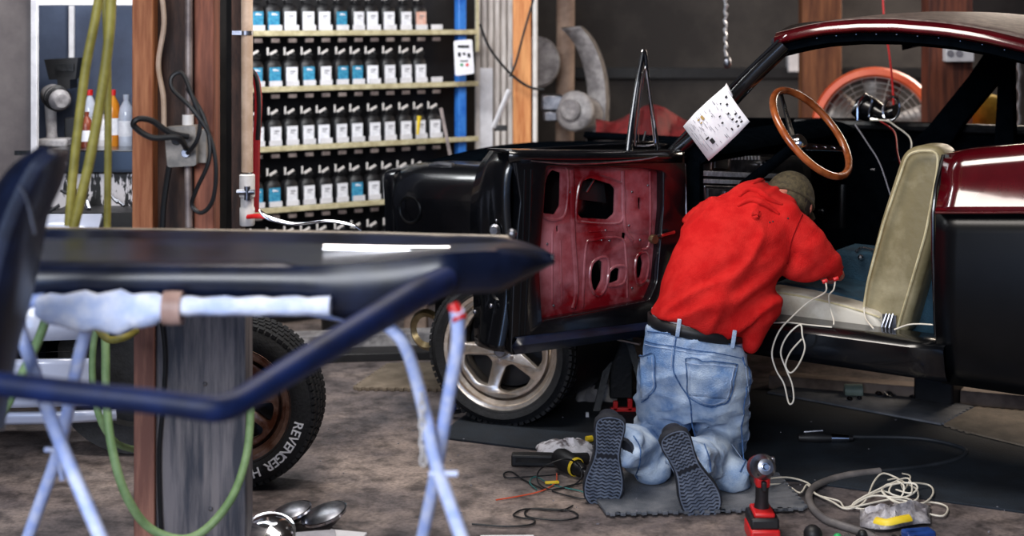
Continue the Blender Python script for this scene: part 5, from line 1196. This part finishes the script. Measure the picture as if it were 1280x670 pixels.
tag(obj('wire_clip', MB().box(G(690, 603, .01), (.05, .014, .008), Rz(.15)), m_yel, bevel=.002), 'pale yellow clip among the wires', 'clip')
random.seed(31)
db_ = MB()
for i in range(44):
    x = random.uniform(400, 1270); y = random.uniform(520, 668)
    s = random.uniform(.002, .0045); db_.box(G(x, y, .009 if not (720 < x < 1010) else .02), (s*random.uniform(1, 2.5), s, .003), Rz(random.uniform(0, 3)))
db_ = tag(obj('floor_debris', db_, m_inkg, smooth=0), 'tiny pale crumbs scattered over the floor', 'debris', kind='stuff')
# white wires hanging off the sill
def sl(pts, r, label): return cable('thin_wire', [CP(x, y, w) for x, y, w in pts], r, m_wire, label, 'wire')
sl([(1032, 352, .0), (1033, 362, -.0), (1028, 368, .02), (1010, 378, .05), (990, 396, .0), (974, 414, -.05), (965, 440, -.06), (970, 462, -.06), (980, 480, -.06), (986, 504, -.06), (992, 500, -.06), (990, 480, -.06), (982, 460, -.06), (976, 440, -.06), (984, 420, -.06), (1000, 406, -.05), (1003, 420, -.06), (1006, 436, -.06), (998, 456, -.06), (988, 466, -.06), (982, 456, -.06), (988, 440, -.06), (1002, 424, -.06)], .003, 'white wire hanging in loops below the car sill')
sl([(1044, 352, .0), (1042, 362, .0), (1036, 370, .02), (1038, 385, .06), (1042, 400, .04), (1042, 406, .03)], .0028, 'short white wire hanging over the seat cushion edge')
sl([(966, 404, .0), (985, 403, .02), (1010, 406, .02), (1040, 409, .02)], .0028, 'white wire lying along the door sill')
sl([(1118, 412, .05), (1135, 406, .05), (1150, 405, .05), (1166, 406, .04)], .0028, 'short white wire curling on the sill behind the seat')
sl([(1080, 384, .12), (1082, 398, .1), (1092, 411, .05)], .003, 'dark arching wire near the seat hinge')
# ================================================================ kneeling person
per = thing('person', 'person in red hooded sweatshirt, blue jeans and olive cap kneeling, leaning into the car', 'person', G(868, 625, 0))
def remesh(mb, vox, sm, fn=None, it=1):
    me = mb.mesh('t'); o = bpy.data.objects.new('t', me); COL.objects.link(o)
    r = o.modifiers.new('r', 'REMESH'); r.mode = 'VOXEL'; r.voxel_size = vox
    s = o.modifiers.new('s', 'SMOOTH'); s.factor = .5; s.iterations = sm
    me2 = bake(o); bpy.data.objects.remove(o)
    if fn:
        me2.update(); nr = [v.normal.copy() for v in me2.vertices]
        for v, n_ in zip(me2.vertices, nr): v.co += n_*fn(v.co, n_)
    me2.update(); return me2
def st(px, py, d, rx, ry, ang=0, ty=0):
    # side vector in image plane rotated by ang degrees (clockwise, right side drops), depth vector tilted by ty
    a = math.radians(ang); b = math.radians(ty)
    return (Wd(px, py, d), Vector((math.cos(a), 0, -math.sin(a)))*rx, Vector((0, math.cos(b), math.sin(b)))*ry)
def limb(m, pts, n=18):
    P = [Wd(*p[:3]) for p in pts]; return m.tube(P, [p[3] for p in pts], n, smooth=4)
# shoe geometry: heel and toe points
def shoe_frame(heel, toe, dh, dt, width_dir):
    h = Wd(*heel, dh); t = Wd(*toe, dt); return h, t
hL, tL = Wd(763, 527, 4.80), Wd(752, 627, 4.88); hR, tR = Wd(842, 546, 4.69), Wd(883, 641, 4.77)
ankL = Wd(786, 556, 4.93); ankR = Wd(868, 574, 4.84)
kneeL = Vector((.53, 5.28, .075)); kneeR = Vector((.765, 5.24, .078))
hipL = Wd(836, 462, 5.08); hipR = Wd(900, 468, 5.07)
# body: legs, torso, neck, head, arms, hands as one surface
b_ = MB()
b_.loft([st(870, 420, 5.1, .14, .10, 9), st(872, 450, 5.1, .155, .11, 9), st(870, 490, 5.1, .13, .1, 6)], 20)
b_.loft([st(872, 425, 5.1, .13, .09, 10), st(900, 350, 5.17, .15, .1, 14), st(925, 300, 5.24, .17, .1, 16), st(945, 265, 5.29, .15, .08, 18), st(960, 245, 5.34, .06, .06, 18), st(972, 235, 5.38, .055, .055)], 20)
for hp, kn, an in ((hipL, kneeL, ankL), (hipR, kneeR, ankR)):
    b_.tube([hp, hp.lerp(kn, .5), kn], [.085, .07, .055], 16, smooth=4); b_.tube([kn, kn.lerp(an, .4), an], [.052, .052, .036], 16, smooth=4)
for h_, t_, an in ((hL, tL, ankL), (hR, tR, ankR)):
    up_ = Vector((0, .05, 0)); b_.tube([an, (h_+up_).lerp(t_+up_, .35), (h_+up_).lerp(t_+up_, .8)], [.035, .034, .022], 12)
hc = Wd(986, 250, 5.42)
b_.ball(hc, .088, 20, (.85, 1.0, 1.15))
hax = Vector((.35, .75, -.55)).normalized()    # facing direction: down and into the car
hup = (Vector((.35, .45, .8))-hax*Vector((.35, .45, .8)).dot(hax)).normalized(); hrt = hax.cross(hup)
b_.ball(hc+hax*.05-hup*.06, .055, 14, (1, 1, 1))          # jaw
b_.tube([hc+hax*.088+hup*.01, hc+hax*.112-hup*.022, hc+hax*.09-hup*.03], [.008, .013, .009], 8)   # nose
b_.tube([hc+hax*.098-hup*.052-hrt*.02, hc+hax*.104-hup*.052, hc+hax*.098-hup*.052+hrt*.02], .007, 8)
for s in (-1, 1): b_.ball(hc+hrt*.082*s-hup*.01, .024, 10, (.5, 1, 1.3))
shR = Wd(985, 285, 5.28); elR = Wd(1030, 328, 5.22); wrR = Wd(1040, 334, 5.30)
shL = Wd(880, 275, 5.28); elL = Wd(878, 320, 5.58); wrL = Wd(930, 290, 5.78)
for a, e, w in ((shR, elR, wrR), (shL, elL, wrL)):
    b_.tube([a, a.lerp(e, .5), e], [.055, .048, .042], 14, smooth=4); b_.tube([e, e.lerp(w, .5), w], [.04, .036, .026], 14, smooth=4)
def hand(w, fwd, up_, side, curl, s=1):
    fwd = fwd.normalized(); up_ = (up_-fwd*up_.dot(fwd)).normalized(); sd = fwd.cross(up_)*side
    pm = w+fwd*.05
    b_.loft([(w, sd*.024, up_*.016), (w+fwd*.03, sd*.034, up_*.015), (w+fwd*.075, sd*.04, up_*.013), (w+fwd*.09, sd*.036, up_*.009)], 16)
    tips = []
    for k, (off, ln) in enumerate(((-.03, .068), (-.01, .078), (.01, .073), (.029, .058))):
        p = w+fwd*.085+sd*off; P = [p-fwd*.012, p]; d_ = fwd.copy(); ang = 0
        for q in range(3):
            ang += curl; d_ = fwd*math.cos(ang)-up_*math.sin(ang); p = p+d_*ln*(.45, .3, .25)[q]; P.append(p)
        b_.tube(P, [.0095, .0095, .0088, .008, .006], 10, smooth=3); tips.append(p)
    p = w+fwd*.025-sd*.03; b_.tube([w+fwd*.015-sd*.02, p-sd*.012-up_*.004, p+fwd*.03-sd*.02-up_*.018, p+fwd*.048-sd*.012-up_*.03], [.012, .011, .0095, .007], 10, smooth=3)
    return tips
tipsR = hand(wrR, Vector((-.15, -.25, -1)) if False else Vector((.1, 1, -.25)), Vector((.3, -.2, .9)), -1, .5)
tipsL = hand(wrL, Vector((.6, .5, -.1)), Vector((0, -.3, 1)), 1, .6)
body_me = remesh(b_, .0075, 2)
obj('body', body_me, m_skin, per, smooth=180)
# --- jeans
def denimfold(p, n_):
    k = .011*max(0, 1-abs(noise.noise(Vector((p.x*4+p.z*3, p.y*4, p.z*11-p.x*4))))*4)**2+noise.noise(p*9)*.005+noise.noise(Vector((p.x*6, p.y*8, p.z*26)))*.007
    # creases behind the knees and below the seat
    k += .006*math.sin(p.z*95+p.x*22+noise.noise(p*6)*5)*max(0, 1-abs(p.z-.17)/.14)
    k += .004*math.sin(p.z*60-p.x*30+noise.noise(p*7)*4)*max(0, 1-abs(p.z-.36)/.12)
    return k
j_ = MB()
j_.loft([st(869, 415, 5.09, .164, .125, 10), st(870, 440, 5.08, .182, .145, 10), st(871, 470, 5.08, .192, .15, 8), st(870, 505, 5.1, .178, .13, 5), st(868, 520, 5.1, .15, .1, 4)], 28)
for hp, kn, an, x0 in ((hipL, kneeL, ankL, 0), (hipR, kneeR, ankR, 1)):
    m_ = hp.lerp(kn, .55)+Vector((.0, -.01, 0))
    kr = .078 if not x0 else .084
    j_.tube([hp, m_, kn+Vector((0, .0, .02))], [.108, .098, kr], 22, smooth=5)
    j_.tube([kn+Vector((0, .01, .015)), kn.lerp(an, .35)+Vector((0.01 if x0 else 0, 0, .0)), kn.lerp(an, .75)-Z*.015, an-Z*.005, an+(an-kn).normalized()*.075], [.078, .080, .076, .070, .066], 22, smooth=5)
j_.ball(Wd(910, 592, 5.0), .078, 16, (1.0, 1.3, .9)); j_.ball(Wd(815, 585, 5.05), .07, 14, (1.0, 1.2, .9))
jm = remesh(j_, .011, 4, denimfold)
for v in jm.vertices:
    if v.co.z < .022: v.co.z = .022
jeans = obj('jeans', jm, m_denim, per, smooth=180, label='faded blue jeans')
bv = BVHTree.FromPolygons([v.co[:] for v in jm.vertices], [tuple(p.vertices) for p in jm.polygons])
def proj(px, py, lift=.003, tree=None):
    o_ = Vector((0, 0, H0)); r = Vector(((px-640)/F, 1, -(py-HY)/F)).normalized(); h = (tree or bv).ray_cast(o_, r)
    if h[0] is None: h = (tree or bv).find_nearest(Wd(px, py, 5.0))[:2]
    n_ = h[1]; n_ = n_ if n_.dot(r) < 0 else -n_
    return h[0]+n_*lift
def stitch(pts, r=.0016, mat=m_denim_d, name='stitching', par=jeans, lift=.002, k=8, tree=None):
    Q = [Vector((x, y, 0)) for x, y in pts]; Q, _ = catmull(Q, .1, k, False) if len(Q) > 2 else ([Q[0].lerp(Q[1], i/k) for i in range(k+1)], 0)
    return obj(name, MB().tube([proj(p.x, p.y, lift, tree) for p in Q], r, 6, smooth=1), mat, par)
def patch(quad, nx, ny, name, mat, par, lift=.005, tree=None, solid=.003):
    a, b, c, d_ = [Vector((*q, 0)) for q in quad]; rows_ = []
    for i in range(nx+1):
        u = i/nx; t = a.lerp(b, u); bo = d_.lerp(c, u)
        rows_.append([proj(*(t.lerp(bo, j/ny).xy), lift, tree) for j in range(ny+1)])
    return obj(name, MB().grid(rows_), mat, par, solid=solid, smooth=180)
# right back pocket
pk = patch([(858, 448), (920, 456), (911, 498), (861, 494)], 14, 10, 'back_pocket', m_denim, jeans, .006)
pb = [(861, 494), (875, 504), (888, 508), (900, 505), (911, 498)]
rows_ = []
for i in range(9):
    u = i/8; x = 861+50*u; y0 = 494+4*u; y1 = lerp([(p[0], p[1]) for p in pb], x)
    rows_.append([proj(x, y0+(y1-y0)*j/3, .006) for j in range(4)])
obj('pocket_point', MB().grid(rows_), m_denim, pk, solid=.003, smooth=180)
stitch([(858, 448), (880, 451), (900, 453), (920, 456)], .0022, m_denim_d, 'stitching', pk, .009); stitch([(858, 452), (880, 455), (900, 457), (919, 460)], .0012, m_thread, 'stitching', pk, .009)
stitch([(858, 448), (859, 470), (861, 494), (874, 503), (888, 508), (901, 505), (911, 498), (916, 476), (920, 456)], .0022, m_denim_d, 'stitching', pk, .008)
stitch([(861.5, 452), (862.5, 472), (864.5, 492), (876, 500), (888, 504), (900, 501), (908, 495), (912.5, 476), (916, 459)], .0012, m_thread, 'stitching', pk, .009)
# left back pocket
pk2 = patch([(800, 446), (819, 442), (820, 484), (803, 500)], 6, 12, 'back_pocket', m_denim, jeans, .006)
stitch([(801, 446), (810, 444), (819, 442), (820, 465), (820, 484), (812, 494), (803, 501)], .0022, m_denim_d, 'stitching', pk2, .008)
stitch([(817, 446), (817.5, 466), (817.5, 482), (810, 491), (803, 497)], .0012, m_thread, 'stitching', pk2, .009)
# yoke, centre seam, inseam, side seam, waistband
stitch([(806, 426), (822, 430), (842, 433)], .002); stitch([(842, 433), (870, 438), (900, 442), (926, 448)], .002)
stitch([(806, 430), (822, 434), (842, 437)], .0012, m_thread); stitch([(842, 437), (870, 442), (900, 446), (926, 452)], .0012, m_thread)
stitch([(846, 416), (843, 440), (842, 462), (850, 480), (862, 500), (865, 530), (866, 545)], .0028); stitch([(843, 418), (840, 440), (839, 462)], .0012, m_thread)
stitch([(934, 446), (938, 480), (942, 520), (938, 560), (925, 590)], .0024); stitch([(930, 446), (934, 480), (937, 520), (934, 556)], .0012, m_thread)
stitch([(792, 545), (800, 560), (798, 585), (790, 606)], .0024); stitch([(880, 556), (886, 572), (888, 590)], .0024)
for a in ([(810, 414), (840, 418), (880, 424), (926, 434)],): stitch(a, .0024)
# belt around waist
wb = []
for k in range(40):
    q = 2*PI*k/40; c, a, b = st(869, 409, 5.09, .168, .13, 10); wb.append(c+a*math.cos(q)+b*math.sin(q))
belt_ = []
for p in wb: belt_.append([p+Vector((0, 0, -.02)), p+Vector((0, 0, .02))])
belt_.append(belt_[0])
obj('belt', MB().grid(belt_), m_dark, per, solid=.006, smooth=60, label='black leather belt')
for (x, y) in ((848, 410), (917, 424)):
    obj('belt_loop', MB().box(Wd(x, y, 4.955), (.014, .008, .062), Matrix.Rotation(math.radians(8), 3, 'Y')), m_denim, jeans, bevel=.002)
shp = []
for k in range(40):
    q = 2*PI*k/40; c, a, b = st(871, 400, 5.09, .160, .124, 10); p = c+a*math.cos(q)+b*math.sin(q); shp.append([p-Z*.012, p+Z*.012])
shp.append(shp[0]); obj('undershirt', MB().grid(shp), m_white, per, solid=.004, smooth=60, label='pale undershirt hem')
# --- hoodie
def fleece(p, n_):
    # long soft folds running from lower left to upper right plus fine wobble
    t = (p.x*.55+p.z*1.0); s = (p.z*.9-p.x*.6)
    k = noise.noise(Vector((p.x*4, p.y*4, p.z*4)))*.012
    k += .0085*math.sin(s*52+noise.noise(p*5)*5)*max(0, 1-abs(p.z-.66)/.17)
    k += noise.noise(Vector((t*6, s*22, p.y*4)))*.009
    k += .016*max(0, 1-abs(noise.noise(Vector((t*2.2, s*9, p.y*2+4))))*4.5)**2
    return k-.004
h_ = MB()
h_.loft([st(870, 406, 5.09, .176, .144, 12), st(872, 400, 5.09, .178, .146, 13), st(877, 392, 5.09, .182, .150, 14), st(888, 372, 5.1, .188, .156, 15), st(904, 345, 5.13, .190, .158, 17), st(919, 312, 5.17, .198, .156, 16), st(930, 284, 5.22, .196, .142, 14), st(944, 262, 5.27, .165, .115, 14), st(957, 247, 5.32, .105, .09, 16)], 32)
# low right hem drop
h_.loft([st(935, 438, 5.08, .022, .05, 25), st(938, 415, 5.08, .045, .07, 20), st(944, 388, 5.1, .075, .10, 18), st(948, 360, 5.13, .085, .10, 18)], 18)
h_.tube([Wd(*p) for p in [(970, 280, 5.25), (990, 292, 5.23), (1012, 312, 5.21), (1032, 328, 5.22), (1042, 336, 5.26)]], [.095, .088, .078, .062, .045], 20, smooth=4)
h_.tube([Wd(*p) for p in [(1040, 338, 5.26), (1020, 338, 5.21), (1000, 335, 5.19), (986, 328, 5.18)]], [.040, .045, .055, .055], 16, smooth=4)
h_.tube([Wd(*p) for p in [(888, 280, 5.26), (878, 298, 5.36), (878, 318, 5.5), (880, 320, 5.58)]], [.09, .08, .07, .06], 18, smooth=4)
h_.tube([elL, elL.lerp(wrL, .5), wrL-(wrL-elL).normalized()*.03], [.06, .052, .042], 16)
# hood on neck and back of head
h_.loft([st(942, 264, 5.24, .11, .08, 16), st(952, 253, 5.27, .122, .09, 18), st(961, 247, 5.31, .122, .10, 22), st(968, 243, 5.35, .115, .10, 28), st(974, 241, 5.39, .102, .10, 34), st(981, 244, 5.43, .096, .095, 40)], 24)
hm = remesh(h_, .011, 5, fleece)
hoodie = obj('hooded_sweatshirt', hm, m_hoodie, per, smooth=180, label='red hooded sweatshirt')
hv = BVHTree.FromPolygons([v.co[:] for v in hm.vertices], [tuple(p.vertices) for p in hm.polygons])
# hood folds, hem rib and cuff
for pts, r in (([(924, 246), (934, 238), (948, 240), (962, 250), (978, 256)], .014), ([(922, 258), (938, 250), (956, 256), (974, 268)], .012), ([(940, 230), (952, 226), (970, 230), (984, 240)], .014)):
    Q, _ = catmull([Vector((*p, 0)) for p in pts], .1, 5, False)
    obj('hood_fold', MB().tube([proj(p.x, p.y, .001, hv) for p in Q], [r*(.3+.7*math.sin(PI*i/(len(Q)-1))) for i in range(len(Q))], 12, smooth=1), m_hoodie, hoodie, smooth=180)
Q, _ = catmull([Vector((*p, 0)) for p in [(816, 392), (840, 397), (870, 402), (900, 412), (922, 424), (932, 438)]], .1, 6, False)
0 and obj('hem_rib', MB().tube([proj(p.x, p.y, -.002, hv) for p in Q], .011, 10, smooth=1, flat=.7), m_hoodie, hoodie, smooth=180)
stitch([(1003, 268), (996, 284), (988, 306), (984, 330)], .002, M('dark_red_seam', C(110, 8, 12), rough=.95, spec=.05), 'seam', hoodie, .001, 8, hv)
bo = MB()
for (x, y) in ((962, 278), (966, 277), (985, 273)): bo.ball(proj(x, y, .0, hv), .0035, 8)
obj('burn_holes', bo, m_dark, hoodie)
# cap
cpz = MB(); rows_ = []
for i in range(9):
    p = PI/2*i/8*1.3; rows_.append([hc+hup*(.110*math.cos(p))+(hax*.101*math.cos(q*PI/14)+hrt*.092*math.sin(q*PI/14))*math.sin(p) for q in range(28)])
cap_ = obj('cap', MB().grid(rows_, True), m_cap, per, solid=.005, smooth=60, label='olive brown cloth cap')
br_ = []
for i in range(7):
    s = i/6; br_.append([hc+hup*(-.0-.01*s)+hax*(.098+.07*s)*math.cos(a_)+hrt*(.098+.01*s)*math.sin(a_)*1.0 for a_ in [(-.9+1.8*j/12) for j in range(13)]])
obj('cap_brim', MB().grid(br_), m_cap, cap_, solid=.005, smooth=60)
obj('cap_band', MB().tube([hc+hup*.0+(hax*.102*math.cos(q*PI/14)+hrt*.094*math.sin(q*PI/14)) for q in range(28)], .006, 8, smooth=1, closed=True), m_cap, cap_)
hr = []
for i in range(5):
    p = PI/2*(.9+.45*i/4); hr.append([hc+hup*(.1*math.cos(p))+(hax*.092*math.cos(a_)+hrt*.09*math.sin(a_))*math.sin(p) for a_ in [PI*.45+1.1*PI*j/14 for j in range(15)]])
obj('hair', MB().grid(hr), M('dark_brown_hair', C(34, 24, 18), C(52, 38, 28), rough=.8), per, solid=.012, smooth=60)
ey = MB()
for s in (-1, 1): ey.ball(hc+hax*.078+hup*.012+hrt*.03*s, .012, 10)
obj('eyes', ey, m_dark, per)
# --- shoes
def shoe(h_, t_, wdir, label):
    L_ = (t_-h_).length; f = (t_-h_).normalized(); wd_ = Vector(wdir); wd_ = (wd_-f*wd_.dot(f)).normalized(); up_ = f.cross(wd_); 
    if up_.y < 0: up_ = -up_      # up_ points away from camera: toward the foot
    ext = .022; L2 = L_+2*ext; o0 = h_-f*ext
    prof = [(0, .012), (.02, .030), (.06, .040), (.14, .041), (.26, .036), (.40, .034), (.52, .041), (.66, .053), (.78, .056), (.88, .050), (.95, .036), (.985, .020), (1, .006)]
    prof = [(a_, b__*1.18) for a_, b__ in prof]
    ol = [(a_*L2, b__) for a_, b__ in prof]+[(a_*L2, -b__) for a_, b__ in reversed(prof)]
    mp = lambda x, y, z, o=0: o0+f*x+wd_*y+up_*(z+o)+(-up_*0)+up_*(.02*max(0, (x/L2-.8))*1.5)
    sh = obj('shoe', MB().loft([(o0+f*(s*L2)+up_*(.014+hh/2), wd_*ww, up_*(hh/2+.008)) for s, ww, hh in [(.03, .024, .04), (.08, .034, .07), (.18, .036, .085), (.32, .036, .085), (.45, .040, .07), (.6, .046, .055), (.75, .048, .045), (.88, .042, .036), (.96, .026, .026)]], 20), m_upper, per, smooth=60, label=label)
    obj('midsole', plate(ol, [], .02, .004, lambda x, y, z: mp(x, y, z, .002), 2), m_sole_d, sh, smooth=50)
    tr_ = MB()
    n = 25
    for i in range(n):
        x = L2*(.035+.93*i/n); w_ = lerp([(a_*L2, b__) for a_, b__ in prof], x)-.005
        if .37*L2 < x < .43*L2: continue
        k = 9 if w_ > .03 else 7; a = []; b = []
        for j in range(k+1):
            yy = -w_+2*w_*j/k; zz = .0032*(1 if j % 2 else -1)
            a.append((x+zz, yy)); b.append((x+zz+.0058, yy))
        for j in range(k):
            q4 = [a[j], a[j+1], b[j+1], b[j]]; tr_.prism([mp(p[0], p[1], -.0085) for p in q4], -up_*.0055)
    obj('tread', tr_, m_sole, sh, smooth=0, label='grey ribbed tread')
    rim = [mp(p[0]*.985+.002, p[1]*.93, -.0095) for p in ol]
    obj('sole_edge', MB().tube(rim, .0035, 6, smooth=2, closed=True), m_sole, sh)
    lc = MB()
    for i in range(4):
        s = .38+.07*i; c = o0+f*(s*L2)+up_*(.098-.012*i); lc.tube([c-wd_*.025, c+up_*.004, c+wd_*.025], .003, 6)
    obj('laces', lc, m_cable, sh)
shoe(hL, tL, (1, 0, 0), 'left dark shoe, sole upright'); shoe(hR, tR, (1, 0, .4), 'right dark shoe, sole tilted')
obj('sock', MB().tube([ankR+Vector((-.02, -.03, .01)), ankR+Vector((-.03, -.07, .0))], .045, 14), m_white, per)
obj('sock', MB().tube([ankL+Vector((.0, -.02, .01)), ankL+Vector((-.03, -.07, .0))], .042, 14), m_upper, per)
# connectors held by the wires
for p_, side_ in (((1031, 350), 'left'), ((1045, 347), 'right')):
    q = CP(p_[0], p_[1]+2, -.0); tag(obj('wire_connector', MB().tube([q-Vector((.009, 0, .002)), q+Vector((.009, 0, .004))], .0075, 10), m_redp, bevel=.002), f'small red wire connector at the cuff, {side_} one of the two', 'connector', 'red wire connectors')
